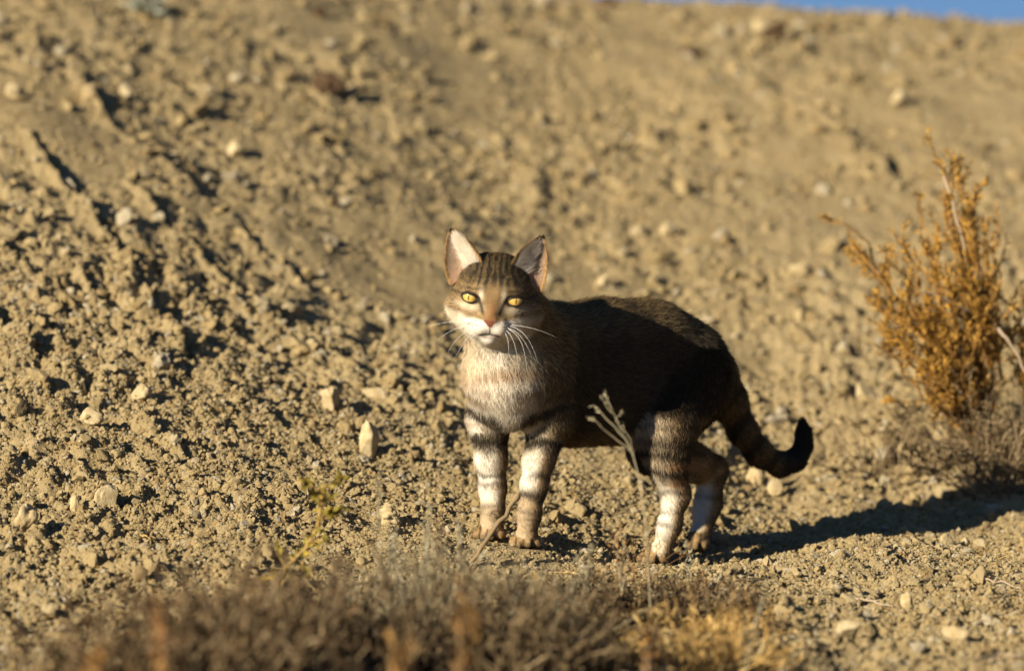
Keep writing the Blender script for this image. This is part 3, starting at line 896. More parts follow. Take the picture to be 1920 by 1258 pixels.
    h = lerp(h, TAN * .75, .92 * gauss(U, -26 + .22 * (aX - 60) + 3 * w1, 6.5) * sstep(30, 44, aX))                     # cheek line
    h = lerp(h, TAN * 1.1, .65 * gauss(U, -47, 4) * sstep(64, 72, aX))
    for sx_, su_ in ((27, -42), (34, -45), (25, -48), (32, -50), (39, -48)):                                  # whisker dots
        h = lerp(h, DARK * 2, .8 * gauss(aX, sx_, 2.4) * gauss(U, su_, 1.8))
    h = lerp(h, DARK * 1.3, .97 * gauss(U, -64 - .14 * aX, 2.6) * sstep(24, 16, aX) * (Fq > 30))                # lips
    h = lerp(h, np.array([.36, .26, .23]), .6 * gauss(U, -71, 3) * sstep(15, 9, aX) * (Fq > 30))
    h = lerp(h, DARK, .8 * gauss(X, 0, 1.6) * sstep(-50, -53, U) * sstep(-66, -63, U) * (Fq > 40))
    e = ((aX - 39.0) / 17.5) ** 2 + ((U + 1 - .11 * (aX - 39) * 1.0) / 10.8) ** 2
    h = lerp(h, DARK * .8, sstep(1.25, .9, e))
    h = lerp(h, AGOUTI * .75, sstep(-2, -30, Fq) * sstep(-35, 10, U))
    nose = sstep(13.5, 11.5, aX + np.maximum(0, (-40 - U)) * 1.0) * sstep(-36, -38, U) * (Fq > 50)
    h = lerp(h, np.array([.20, .068, .040]), nose)
    c[m] = h[m]
    return c * (1 + .16 * w2 + .10 * w1)[:, None]

bi_v, bt_v, cd_v, hl_v = bones(V_all)
C_v = coat(V_all, N_all, bi_v)
# ears' own colours
for k, (ss, tt, bk, fr_, fn, sx) in enumerate(EINFO):
    o = nbody + sum(len(q) for q in EV[:k]); n_ = len(ss)
    ein = np.tile(np.array([.40, .28, .20]), (n_, 1))
    ein = lerp(ein, np.array([.42, .19, .10]), .7 * sstep(.45, .1, tt) * sstep(.25, .5, ss))
    ein = lerp(ein, WHITE * .9, .55 * gauss(ss, .42, .2) * gauss(tt, .5, .3))
    ein = lerp(ein, TAN, sstep(.16, .04, ss) + sstep(.95, .99, ss) * .7)
    ein = lerp(ein, DARK * 3, .7 * sstep(.93, .99, tt))
    eb = np.tile(TAN * 1.1, (n_, 1)); eb = lerp(eb, DARK * 2, sstep(.85, .97, tt))
    C_v[o:o + n_] = np.where(bk[:, None] > .5, eb, ein)

# skin material: the under-fur
M_skin, nt, b = mat_new('cat_coat')
at = nd(nt, 'ShaderNodeAttribute', attribute_name='col')
geo = nd(nt, 'ShaderNodeNewGeometry')
f_ = noise_node(nt, 900, 3, .7, geo.outputs['Position'])
nt.links.new(mixc(nt, ramp(nt, f_, [(.3, (0, 0, 0)), (.7, (1, 1, 1))]), at.outputs['Color'], mixc(nt, 1.0, at.outputs['Color'], (.55, .5, .45), 'MULTIPLY')), b.inputs['Base Color'])
b.inputs['Roughness'].default_value = .8
b.inputs['Specular IOR Level'].default_value = .25
cat = empty('cat', (XC, 0, 0))
tag(cat, 'brown striped tabby cat with white chest standing on the bare slope, looking at the camera', 'cat')
body = mesh_np('body', V_all, F_all, M_skin, cat, True, np.array(cat.location), np.clip(C_v, 0, 1))

# ---- fur: hair curves rooted on the body
T3 = np.concatenate([F_all[:, [0, 1, 2]], F_all[:, [0, 2, 3]]])
ar = .5 * np.linalg.norm(np.cross(V_all[T3[:, 1]] - V_all[T3[:, 0]], V_all[T3[:, 2]] - V_all[T3[:, 0]]), axis=1)
fc = V_all[T3].mean(1)
isear = T3[:, 0] >= nbody
fX, fU, fFq = head_local(fc)
headm = (REG[bi_v[T3[:, 0]]] == 'head')
pawm = np.char.startswith(REG[bi_v[T3[:, 0]]].astype(str), 'paw')
dens = np.where(headm, 4.2, 1.0) * np.where(pawm, 2.2, 1.0) * np.where(isear, 3.0, 1.0)
NH = 420000
wgt = ar * dens; cum = np.cumsum(wgt) / wgt.sum()
ti = np.searchsorted(cum, rng.uniform(0, 1, NH)); ti = np.minimum(ti, len(T3) - 1)
r1, r2 = np.sqrt(rng.uniform(0, 1, NH)), rng.uniform(0, 1, NH)
bw = np.stack([1 - r1, r1 * (1 - r2), r1 * r2], 1)
def interp(A): return (A[T3[ti]] * bw[..., None]).sum(1)
root = interp(V_all); rn = interp(N_all); rn /= np.linalg.norm(rn, axis=1)[:, None] + 1e-9
rbi = bi_v[T3[ti, 0]]; earh = isear[ti]; hd = headm[ti] & ~earh
_, _, comb, hlen = bones(root)
col_h = coat(root, rn, rbi)
col_h[earh] = interp(C_v)[earh]
X, U, Fq = head_local(root); aX = np.abs(X)
keep = np.ones(NH, bool)
eye_e = ((aX - 39.5) / 16.5) ** 2 + ((U + 1) / 10.5) ** 2
keep &= ~(hd & (eye_e < 1.0) & (Fq > 10))
keep &= ~(hd & (aX < 12.5) & (U < -36) & (U > -53) & (Fq > 52))
keep &= ~(hd & (np.abs(U + 65) < 2.5) & (aX < 16) & (Fq > 35))
ln = hlen.copy()
ln[hd] = np.where(U < -20, .0035, .0042)[hd] + (.007 * sstep(46, 76, aX) * sstep(10, -30, U))[hd]
ln[hd & (Fq > 44)] = .0020
# inside the ears: long pale tufts from the inner edge, short elsewhere
earinfo_s = np.zeros(NH); earinfo_t = np.zeros(NH); earinfo_b = np.zeros(NH); earsx = np.zeros(NH)
sv = np.zeros(len(V_all)); tv = np.zeros(len(V_all)); bv = np.zeros(len(V_all)); xv = np.zeros(len(V_all))
for k, (ss, tt, bk, fr_, fn, sx) in enumerate(EINFO):
    o = nbody + sum(len(q) for q in EV[:k])
    sv[o:o + len(ss)] = ss; tv[o:o + len(ss)] = tt; bv[o:o + len(ss)] = bk; xv[o:o + len(ss)] = sx
i1 = lambda A: (A[T3[ti]] * bw).sum(1)
es, et, eb_, ex = i1(sv), i1(tv), i1(bv), np.sign(i1(xv))
ln[earh] = .0022
comb[earh] = (HUP + 0 * HX)[None]
tuft = earh & (eb_ < .5) & (es < .45) & (es > .04) & (et < .72) & (rng.uniform(0, 1, NH) < .75)
ln[tuft] = (.012 * (1 - .6 * et) + .004)[tuft]
comb[tuft] = (HUP * .75)[None] + (HX[None] * ex[:, None] * .75)[tuft] + HF * .25
col_h[tuft] = np.array([.80, .74, .66]) * rng.uniform(.75, 1.05, (tuft.sum(), 1))
inn = earh & (eb_ < .5) & ~tuft
ln[inn] = .0042
comb[inn] = (HUP * .8)[None] + (HX[None] * ex[:, None] * .35)[inn] + HF * .2
col_h[inn] = col_h[inn] * .45 + np.array([.62, .52, .41]) * .60 * rng.uniform(.6, 1.1, (inn.sum(), 1))
rim = earh & ((es < .07) | (es > .94) | (et > .92))
ln[rim] = .0038
comb[rim] = (HUP * .7)[None] + (HX[None] * (ex * np.sign(es - .5))[:, None] * .7)[rim]
col_h[rim] = np.where(et[rim] > .95, .25, 1.7)[:, None] * TAN * rng.uniform(.5, 1.4, (rim.sum(), 1))
ln *= rng.uniform(.65, 1.2, NH)
# lay the hair along the comb direction
tg = comb - rn * (comb * rn).sum(1)[:, None]
tg /= np.linalg.norm(tg, axis=1)[:, None] + 1e-6
clump = np.stack([vnoise3(root * 130, s_) for s_ in (71, 72, 73)], 1)
tg = tg + .24 * clump + .20 * rng.normal(0, 1, (NH, 3))
lift = np.where(hd, .42, .40) + .12 * rng.normal(0, 1, NH)
lift = np.where(np.isin(REG[rbi], ['tail']), .45, lift)
lift = np.where(tuft, .5, lift)
lift = np.where(np.isin(REG[rbi], ['chest', 'neck']) & (col_h.mean(1) > .3), .24 + .08 * rng.normal(0, 1, NH), lift)
NP = 4
pts = np.zeros((NH, NP, 3), np.float32)
for k in range(NP):
    t = k / (NP - 1)
    out = lift * (t - .38 * t * t)
    pts[:, k] = root - rn * .0006 + ln[:, None] * (rn * out[:, None] + tg * (.80 * t * (.55 + .45 * t)))
rootr = np.where(hd | pawm[ti], .00017, .00019) * rng.uniform(.75, 1.25, NH)
k = np.nonzero(keep)[0]
pts, rn_, col_h, rootr = pts[k], rn[k], col_h[k], rootr[k]
tick = rng.uniform(0, 1, len(k))
dk = col_h.mean(1) < .24                                   # ticked hairs in the brown coat
col_h = col_h * np.where(dk, np.where(tick < .20, 2.3, np.where(tick > .62, .45, 1.0)), rng.uniform(.85, 1.12, len(k)))[:, None]
hc = bpy.data.hair_curves.new('fur')
hc.add_curves([NP] * len(k))
hc.attributes['position'].data.foreach_set('vector', (pts - np.array(cat.location, np.float32)).ravel())
ra = hc.attributes.get('radius') or hc.attributes.new('radius', 'FLOAT', 'POINT')
ra.data.foreach_set('value', (rootr[:, None] * np.array([1.0, .95, .7, .12])[None]).astype(np.float32).ravel())
ca = hc.attributes.new('col', 'FLOAT_COLOR', 'CURVE')
c4 = np.ones((len(k), 4), np.float32); c4[:, :3] = np.clip(col_h, 0, 1); ca.data.foreach_set('color', c4.ravel())
na = hc.attributes.new('skin_normal', 'FLOAT_VECTOR', 'CURVE'); na.data.foreach_set('vector', rn_.astype(np.float32).ravel())
M_fur, nt, b = mat_new('cat_fur')
nt.nodes.remove(b)
outn = nt.nodes['Material Output']
at = nd(nt, 'ShaderNodeAttribute', attribute_name='col')
an = nd(nt, 'ShaderNodeAttribute', attribute_name='skin_normal')
hi_ = nd(nt, 'ShaderNodeHairInfo')
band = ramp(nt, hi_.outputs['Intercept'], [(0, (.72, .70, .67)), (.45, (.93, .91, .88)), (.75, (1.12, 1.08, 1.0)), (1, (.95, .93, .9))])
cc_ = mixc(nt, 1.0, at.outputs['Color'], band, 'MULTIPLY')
geo = nd(nt, 'ShaderNodeNewGeometry')
nm = nd(nt, 'ShaderNodeMix', data_type='VECTOR'); nm.inputs[0].default_value = .82
nt.links.new(geo.outputs['Normal'], nm.inputs[4]); nt.links.new(an.outputs['Vector'], nm.inputs[5])
nz = nd(nt, 'ShaderNodeVectorMath', operation='NORMALIZE'); nt.links.new(nm.outputs[1], nz.inputs[0])
df = nd(nt, 'ShaderNodeBsdfDiffuse'); nt.links.new(cc_, df.inputs['Color']); nt.links.new(nz.outputs[0], df.inputs['Normal'])
hb = nd(nt, 'ShaderNodeBsdfHair'); hb.component = 'Reflection'
hb.inputs['Color'].default_value = (.9, .8, .65, 1); hb.inputs['RoughnessU'].default_value = .35; hb.inputs['RoughnessV'].default_value = .6
ms = nd(nt, 'ShaderNodeMixShader'); ms.inputs[0].default_value = .035
tr = nd(nt, 'ShaderNodeBsdfTranslucent'); nt.links.new(cc_, tr.inputs['Color'])
mt = nd(nt, 'ShaderNodeMixShader'); mt.inputs[0].default_value = .34
nt.links.new(df.outputs[0], mt.inputs[1]); nt.links.new(tr.outputs[0], mt.inputs[2])
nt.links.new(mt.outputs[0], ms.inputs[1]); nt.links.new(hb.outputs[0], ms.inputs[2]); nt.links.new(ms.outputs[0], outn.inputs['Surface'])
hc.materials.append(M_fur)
fur = bpy.data.objects.new('fur', hc)
COL.objects.link(fur); fur.parent = cat

# ---- eyes: an almond of eyeball with a dark lid rim
M_eye, nt, b = mat_new('cat_eye')
at = nd(nt, 'ShaderNodeAttribute', attribute_name='col')
nt.links.new(at.outputs['Color'], b.inputs['Base Color'])
b.inputs['Roughness'].default_value = .08; b.inputs['Coat Weight'].default_value = .6
M_lid = simple_mat('eyelid_rim', [(.3, (.012, .009, .007)), (.7, (.03, .022, .016))], 900, .5)
def eye(sx):
    ctr = np.array([sx * 39.5, 0.0, 33.0]); rad = 17.0
    ax = np.array([sx * .26, -.04, 1.0]); ax /= np.linalg.norm(ax)
    ex_ = np.cross([0, 1.0, 0], ax); ex_ /= np.linalg.norm(ex_); ey_ = np.cross(ax, ex_)
    na_, nr = 48, 16
    V, Cc = [], []
    def almond(a):
        ca, sa = math.cos(a), math.sin(a)
        w = 15.0
        h_ = 7.3 if sa > 0 else 9.0
        x = w * math.copysign(abs(ca) ** .9, ca); y = h_ * math.copysign(abs(sa) ** 1.15, sa)
        y += .11 * x * sx        # outer corners sit higher
        return x, y
    rim = []
    for ir in range(nr + 1):
        for ia in range(na_):
            a = 2 * math.pi * ia / na_
            x, y = almond(a); q = ir / nr
            x *= q; y *= q
            z = math.sqrt(max(rad ** 2 - x * x - y * y, 20))
            V.append(ctr + ex_ * x + ey_ * y + ax * z)
            rr = math.hypot(x, y)
            cI = np.array([.50, .33, .085]) * (1 - .35 * sstep(8, 12, rr)) * (.92 + .16 * math.sin(a * 23) * .6)
            cI = cI * (1 + .25 * gauss(rr, 5, 2.5))
            pup = .85 * math.exp(-((x / 1.25) ** 4)) * math.exp(-((y / 6.0) ** 4))
            cI = cI * (1 - pup) + np.array([.006, .005, .004]) * pup
            e_ = sstep(.80, .95, q)
            Cc.append(cI * (1 - e_) + np.array([.012, .009, .006]) * e_)
    i = (np.arange(nr)[:, None] * na_); j = np.arange(na_)[None]; jj = (j + 1) % na_
    F = np.stack([i + j, i + na_ + j, i + na_ + jj, i + jj], -1).reshape(-1, 4)
    W = np.array(V); W = HO + (W[:, :1] * HX + W[:, 1:2] * HUP + W[:, 2:] * HF) * HU
    eo = mesh_np('eye', W, F, M_eye, cat, True, W.mean(0), np.array(Cc))
    # lids: a rim torus following the almond, the upper one thicker
    mb = MB(); ring = []; rr_ = []
    for ia in range(na_ + 1):
        a = 2 * math.pi * ia / na_
        x, y = almond(a); z = math.sqrt(max(rad ** 2 - x * x - y * y, 20)) + .2
        w = ctr + ex_ * x + ey_ * y + ax * z
        ring.append(HO + (w[0] * HX + w[1] * HUP + w[2] * HF) * HU)
        rr_.append((2.1 if math.sin(a) > 0 else 1.5) * HU)
    mb.tube(ring, rr_, 6)
    lid = mb.build('eyelid', M_lid, None, origin=W.mean(0))
    lid.parent = eo; lid.location = (0, 0, 0)
eye(-1); eye(1)

# ---- whiskers
M_whisk = simple_mat('whisker_hair', [(.3, (.85, .83, .78)), (.7, (.92, .9, .86))], 200, .4)
def whisker(x, uu, f, pts_):
    p = [np.array([x, uu, f], float)] + [np.array(q, float) for q in pts_]
    # quadratic through the given points
    t = np.linspace(0, 1, 14)
    a, b_, c = p
    q = ((1 - t) ** 2)[:, None] * a + (2 * t * (1 - t))[:, None] * b_ + (t ** 2)[:, None] * c
    W = HO + (q[:, :1] * HX + q[:, 1:2] * HUP + q[:, 2:] * HF) * HU
    mb = MB(); mb.tube(W, np.linspace(.00022, .00006, 14), 5)
    mb.build('whisker', M_whisk, cat, origin=W[0])
for args in [
        (-30, -50, 54, ((-62, -50, 62), (-96, -84, 50))), (-28, -54, 54, ((-55, -62, 64), (-74, -104, 55))),
        (-36, -47, 48, ((-70, -42, 55), (-112, -60, 35))), (-26, -57, 54, ((-44, -74, 62), (-60, -112, 52))),
        (30, -50, 54, ((60, -52, 64), (80, -100, 58))), (28, -54, 54, ((50, -64, 66), (57, -124, 56))),
        (26, -57, 54, ((40, -74, 64), (36, -104, 56))), (36, -47, 48, ((72, -50, 58), (92, -112, 44))),
        (38, -45, 46, ((84, -44, 52), (122, -64, 26))), (33, -52, 52, ((66, -62, 62), (72, -126, 50)))]:
    whisker(*args)
# ------------------------------------------------------------------ plants
def leaf_mat(name, stops, trans=.25):
    m = simple_mat(name, stops, 25, .75, island=True)
    b = m.node_tree.nodes['Principled BSDF']
    return m
M_orange = leaf_mat('orange_leaf', [(.15, (.085, .045, .016)), (.4, (.22, .112, .020)), (.62, (.38, .20, .028)), (.9, (.52, .32, .075))])
M_ostem = leaf_mat('orange_stem', [(.2, (.11, .055, .020)), (.5, (.25, .130, .036)), (.8, (.38, .21, .06))])
M_bare = leaf_mat('bare_twig', [(.2, (.20, .14, .09)), (.5, (.33, .25, .17)), (.8, (.48, .38, .27))])
M_dead = leaf_mat('dead_brush', [(.15, (.05, .033, .018)), (.4, (.125, .088, .046)), (.65, (.23, .165, .088)), (.85, (.40, .31, .18))])
M_mulch = leaf_mat('dead_leaf_mulch', [(.15, (.020, .013, .007)), (.4, (.052, .034, .017)), (.65, (.10, .066, .032)), (.85, (.20, .14, .068))])
M_dark = leaf_mat('dark_brush', [(.15, (.018, .010, .006)), (.4, (.052, .030, .014)), (.65, (.10, .060, .026)), (.85, (.18, .11, .05))])
M_rust = leaf_mat('rusty_brush', [(.15, (.06, .030, .014)), (.4, (.14, .075, .032)), (.65, (.26, .14, .05)), (.85, (.36, .21, .09))])
M_straw = leaf_mat('straw', [(.15, (.16, .09, .028)), (.4, (.33, .20, .060)), (.65, (.47, .31, .11)), (.85, (.60, .46, .22))])
M_grey = leaf_mat('grey_green_grass', [(.15, (.11, .09, .05)), (.4, (.22, .185, .11)), (.65, (.32, .28, .18)), (.85, (.42, .38, .27))])
M_green = leaf_mat('yellow_green_leaf', [(.15, (.10, .085, .018)), (.4, (.22, .18, .028)), (.65, (.36, .25, .04)), (.85, (.09, .125, .035))])
M_sage = leaf_mat('sage_leaf', [(.15, (.18, .20, .15)), (.5, (.34, .37, .30)), (.85, (.46, .48, .40))])

def unit(v): return v / (np.linalg.norm(v) + 1e-9)
def rv(s=1.0): return np.array([random.gauss(0, s), random.gauss(0, s), random.gauss(0, s)])

def path(p, d, L, n=6, bend=.25, up=.0):
    q = [np.array(p, float)]; d = unit(np.array(d, float))
    for _ in range(n - 1):
        d = unit(d + rv(bend * .5) + np.array([0, 0, up]))
        q.append(q[-1] + d * L / (n - 1))
    return np.array(q)

def curve_to(a, b, sag, n=9, wob=.004):
    """a bowed path from a to b"""
    a, b = np.array(a, float), np.array(b, float)
    m = (a + b) / 2 + np.array(sag, float)
    t = np.linspace(0, 1, n)[:, None]
    q = (1 - t) ** 2 * a + 2 * t * (1 - t) * m + t ** 2 * b
    q[1:-1] += np.array([rv(wob) for _ in range(n - 2)])
    return q

def twigs(ms, ml, pts, r0, lvl, L, density, leafL, leafW, leafn, ang=.8, up=.15, start=.25):
    """side shoots along a path, with leaves"""
    n = len(pts)
    seg = np.linalg.norm(np.diff(pts, axis=0), axis=1); tot = seg.sum()
    k = max(1, int(tot * density))
    for _ in range(k):
        f = start + (1 - start) * random.random()
        i = min(n - 2, int(f * (n - 1))); u_ = f * (n - 1) - i
        p = pts[i] * (1 - u_) + pts[i + 1] * u_
        d = unit(unit(pts[i + 1] - pts[i]) + rv(ang) + np.array([0, 0, up]))
        l = L * random.uniform(.4, 1.1) * (1.15 - .5 * f)
        q = path(p, d, l, 5, .35, up * .3)
        ms.tube(q, np.linspace(r0, r0 * .45, 5), 3)
        if lvl > 0:
            twigs(ms, ml, q, r0 * .7, lvl - 1, L * .5, density * 1.5, leafL, leafW, leafn, ang, up, .2)
        if ml is not None:
            put_leaves(ml, q, leafL, leafW, leafn)

def put_leaves(ml, q, L, W, n):
    m = len(q)
    for _ in range(n):
        f = random.random() ** .7
        i = min(m - 2, int(f * (m - 1))); u_ = f * (m - 1) - i
        p = q[i] * (1 - u_) + q[i + 1] * u_
        d = unit(unit(q[i + 1] - q[i]) * 1.0 + rv(.5))
        ml.leaf(p, d, rv(), L * random.uniform(.6, 1.3), W * random.uniform(.7, 1.2))

def finish(name, base, label, cat_, parts, group=None):
    root_ = empty(name, base)
    tag(root_, label, cat_, group)
    for nm_, mb, mat in parts:
        if mb is not None and mb.n:
            mb.build(nm_, mat, root_)
    return root_

def on_ground(px, y):
    x = (px - 960) * (y - CAM_Y) / PX
    return np.array([x, y, float(gz(x, y)[0])])

# the orange shrub on the right
def orange_shrub(base, tips, label, side=46, low=()):
    ms, ml, mw = MB(), MB(), MB()
    for tx, ty, ty_d, leafy in tips:
        tip = P(tx, ty + 26, ty_d)
        dx = tip - base
        q = curve_to(base + rv(.006) * np.array([1, 1, 0]), tip, np.array([-dx[0] * .18, 0, -.1 * abs(dx[0])]), 11, .006)
        ms.tube(q, np.linspace(.0034, .0010, 11), 5)
        if leafy:
            twigs(ms, ml, q, .0010, 1, .058, side, .0105, .0012, 11, .45, .40, .28)
            put_leaves(ml, q[3:], .0105, .0010, 44)
        else:
            twigs(ms, ml, q, .0012, 1, .055, side * .5, .007, .0016, 3, .6, .3, .3)
    sh = finish('shrub', base, label, 'shrub', [('stems', ms, M_ostem), ('leaves', ml, M_orange)])
    for a, b in low:
        mw = MB(); mw.tube(curve_to(a, b, (0, 0, .008), 8, .0012), np.linspace(.0026, .0014, 8), 5)
        mw.build('bare_branch', M_bare, sh)
    return sh
b0 = on_ground(1862, .66)
orange_shrub(b0, [(1750, 262, .66, 1), (1797, 272, .70, 1), (1832, 318, .64, 1), (1770, 345, .60, 1), (1725, 390, .70, 1), (1690, 420, .62, 1), (1660, 500, .66, 1),
                  (1740, 440, .58, 1), (1790, 380, .74, 1), (1815, 430, .58, 1), (1700, 510, .58, 1), (1760, 520, .55, 1), (1638, 545, .63, 1), (1582, 392, .68, 1),
                  (1868, 352, .70, 0), (1850, 400, .62, 1), (1884, 445, .68, 0), (1875, 500, .60, 1), (1650, 590, .58, 1), (1690, 630, .55, 1), (1730, 655, .54, 1), (1780, 610, .54, 1),
                  (1805, 500, .62, 1), (1835, 540, .58, 1), (1615, 450, .66, 1), (1640, 620, .56, 1), (1700, 685, .53, 1), (1655, 560, .60, 1), (1760, 690, .52, 1), (1675, 470, .70, 1), (1710, 560, .6, 1), (1720, 600, .55, 1)],
             'orange leafy shrub with upright tips on the slope right of the cat', 44,
             [(P(1735, 548, .56), P(1832, 592, .60)), (P(1872, 615, .57), P(1925, 700, .56)), (P(1770, 330, .60), P(1810, 470, .60))])
b1 = on_ground(1945, .70)
orange_shrub(b1, [(1905, 545, .68, 1), (1925, 500, .72, 1), (1900, 620, .64, 1), (1935, 560, .66, 1), (1960, 480, .7, 1), (1985, 540, .7, 1), (1915, 680, .62, 1)],
             'smaller orange brown shrub cut by the right edge, beside the leafy one', 40)

def brush(name, label, cat_, y, spans, mat, matl, nst, top, r=.0011, lean=(0, 0, 0), leafy=0, bend=.4, lvl=1, dens=30, L=.05, leafL=.007, leafW=.0012, spread=.5, group=None, depth=.12, stemname='stems', leafname='leaves', base_px=None):
    """a clump of thin stems: spans = (px0, px1); top: how high they reach, in photo pixels"""
    px0, px1 = spans
    base = on_ground((px0 + px1) / 2 if base_px is None else base_px, y)
    ml = MB()
    nc = max(3, int((px1 - px0) / 30))
    cl = [(px0 + 12 + (px1 - px0 - 24) * (i + random.random()) / nc, y + random.uniform(-depth, depth), random.uniform(0, 1) ** 1.3) for i in range(nc)]
    crowns = [MB() for _ in cl]
    for i in range(nst):
        c0, c1, ch_ = cl[i % nc]; ms = crowns[i % nc]             # stems spring from a few crowns of unlike height
        b = on_ground(random.gauss(c0, 13), c1 + random.gauss(0, .012))
        h_ = max(.015, (196 + PX * (CAM_Z - b[2]) / (b[1] - CAM_Y) - (top[0] + (top[1] - top[0]) * np.clip(ch_ + random.uniform(-.15, .45), -.1, 1.1))) * (b[1] - CAM_Y) / PX) * 1.12
        d = unit(np.array([0, 0, 1.0]) + rv(spread) * np.array([1, .8, .35]) + np.array(lean))
        d[2] = abs(d[2]) * .9 + .05
        q = path(b - np.array([0, 0, .004]), d, h_, 8, bend, .02)
        ms.tube(q, np.linspace(r, r * .4, 8), 3)
        if lvl: twigs(ms, ml if leafy else None, q, r * .6, lvl - 1, L, dens, leafL, leafW, leafy, .9, .1, .3)
        if leafy: put_leaves(ml, q[3:], leafL, leafW, leafy * 2)
    return finish(name, base, label, cat_, [(stemname, c_, mat) for c_ in crowns] + [(leafname, ml, matl)], group)

# dead brush round the foot of the shrubs
brush('dead_brush', 'grey brown dead brush tangled under the orange shrub', 'brush', .64, (1670, 1860), M_dead, M_mulch, 100, (720, 880), .0012, (-.2, 0, 0), 3, .5, 1, 40, .04, spread=.8, depth=.14)
brush('dead_brush', 'dry tan stems standing at the right edge below the shrubs', 'brush', .60, (1790, 1960), M_dead, M_dead, 130, (700, 900), .0012, (-.1, 0, .3), 4, .35, 1, 34, .05, spread=.6, depth=.16)
brush('dead_brush', 'sparse dark twigs lying left of the foot of the orange shrub', 'brush', .56, (1610, 1700), M_dead, M_dead, 24, (700, 800), .0012, (-.5, 0, -.3), 2, .4, 1, 25, .04, spread=.7, depth=.10)

# the foreground, out of focus
brush('dry_bush', 'dark brown twiggy bush blurred in the near foreground at left', 'bush', -1.20, (330, 560), M_dead, M_dark, 180, (1035, 1200), .0022, (0, 0, 0), 4, .40, 1, 26, .07, .012, .0022, spread=.50, depth=.15)
brush('dry_bush', 'low brown bush blurred in the bottom left corner', 'bush', -1.30, (120, 330), M_dead, M_dark, 110, (1120, 1245), .0018, (0, 0, 0), 6, .40, 1, 24, .06, .012, .0022, spread=.55, depth=.15)
brush('dry_bush', 'brown bush in the bottom middle foreground, behind the blurred orange stalks', 'bush', -.92, (560, 860), M_dead, M_mulch, 230, (1040, 1200), .0019, (0, 0, 0), 4, .45, 1, 26, .06, .010, .0018, spread=.55, depth=.16)
brush('dry_bush', 'dark tangled bush along the bottom edge under the cat\'s forelegs', 'bush', -.98, (860, 1090), M_dead, M_mulch, 200, (1065, 1200), .0019, (0, 0, 0), 4, .45, 1, 26, .06, .010, .0018, spread=.6, depth=.14)
brush('grass_clump', 'grey green dry grass clump in front of the cat, left of its paws', 'grass clump', -.62, (640, 860), M_grey, M_mulch, 170, (975, 1100), .0008, (0, 0, .2), 2, .3, 1, 24, .03, .006, .0009, spread=.45, depth=.16)
brush('grass_clump', 'pale dry grass clump directly below the cat\'s front paws', 'grass clump', -.62, (880, 1100), M_grey, M_dead, 85, (1040, 1120), .0008, (0, 0, .2), 2, .3, 1, 24, .03, .006, .0009, spread=.5, depth=.14)
brush('grass_clump', 'thin brown grass clump left of the yellow sprig, at the edge of the bare soil', 'grass clump', -.85, (420, 640), M_mulch, M_dead, 120, (1030, 1140), .0009, (0, 0, .2), 2, .35, 1, 24, .03, .006, .0010, spread=.55, depth=.16)
# straw clump
brush('straw_clump', 'golden straw clump with long crossing stems in the foreground right of the cat\'s paws', 'straw clump', -.76, (1130, 1450), M_straw, M_straw, 260, (1115, 1250), .0017, (.45, 0, -.1), 1, .22, 1, 6, .05, .016, .0015, spread=1.1, depth=.14)
brush('straw_clump', 'dark matted straw clump between the pale grass and the golden straw', 'straw clump', -.42, (1090, 1400), M_dead, M_mulch, 170, (1060, 1170), .0012, (.3, 0, 0), 2, .4, 1, 14, .03, .008, .0014, spread=1.0, depth=.12)
brush('straw_clump', 'dark brown dead clump just behind the golden straw', 'straw clump', -.56, (1090, 1440), M_dark, M_mulch, 200, (1100, 1220), .0013, (.3, 0, 0), 4, .4, 1, 24, .04, .009, .0016, spread=.8, depth=.10)
brush('straw_clump', 'tangled grey brown straw in the foreground below the front paws', 'straw clump', -.50, (840, 1130), M_dead, M_mulch, 190, (1045, 1170), .0012, (.2, 0, 0), 2, .4, 1, 14, .035, .008, .0013, spread=.85, depth=.13)
brush('straw_clump', 'pale long stems standing in the dark brush left of the paws', 'straw clump', -.72, (560, 860), M_dead, M_grey, 110, (1000, 1160), .0014, (.1, 0, 0), 2, .25, 1, 10, .04, .008, .0013, spread=.6, depth=.14)
# fine reddish sprays before the hind paws
brush('twig_spray', 'fine reddish twig spray in front of the cat\'s left hind paw', 'twigs', -.33, (1140, 1240), M_rust, M_rust, 20, (950, 1050), .0006, (.1, 0, .2), 2, .3, 2, 30, .03, .004, .0007, spread=.5, depth=.07)
brush('twig_spray', 'low reddish twig spray right of the hind paws at the edge of the straw', 'twigs', -.42, (1250, 1340), M_rust, M_rust, 22, (1040, 1100), .0006, (.2, 0, 0), 2, .3, 2, 30, .03, .004, .0007, spread=.7, depth=.07)

# blurred orange stalks
def stalk_plant(px, y, top, label, mat, name='dry_stalk', n=5, w=.012, leafn=26, r=.0018, cat_='plant', matl=None, lf=.012, lw=.003, dx=14, dy=60, lean=0, stem=None):
    base = on_ground(px, y); root_ = empty(name, base); tag(root_, label, cat_)
    ml = MB()
    for i in range(n):
        tip = P(px + lean + random.uniform(-dx, dx), top + random.uniform(0, dy), y + random.uniform(-.02, .02))
        q = curve_to(base + rv(w * .4) * np.array([1, 1, 0]), tip, rv(w * .5), 9, .002)
        ms = MB(); ms.tube(q, np.linspace(r, r * .5, 9), 4); ms.build('stem', stem or M_bare, root_)
        put_leaves(ml, q[3:], lf, lw, leafn)
    ml.build('leaves', matl or mat, root_)
    return root_
stalk_plant(752, -1.65, 1110, 'upright orange brown stalk blurred in the foreground, leftmost of the orange stalks', M_ostem, n=8, dx=26, dy=110, stem=M_dead, leafn=14, r=.0013)
stalk_plant(878, -1.55, 1075, 'tallest upright orange stalk blurred in the foreground left of the cat\'s paws', M_ostem, n=8, dx=22, dy=110, stem=M_dead, leafn=18, r=.0013)
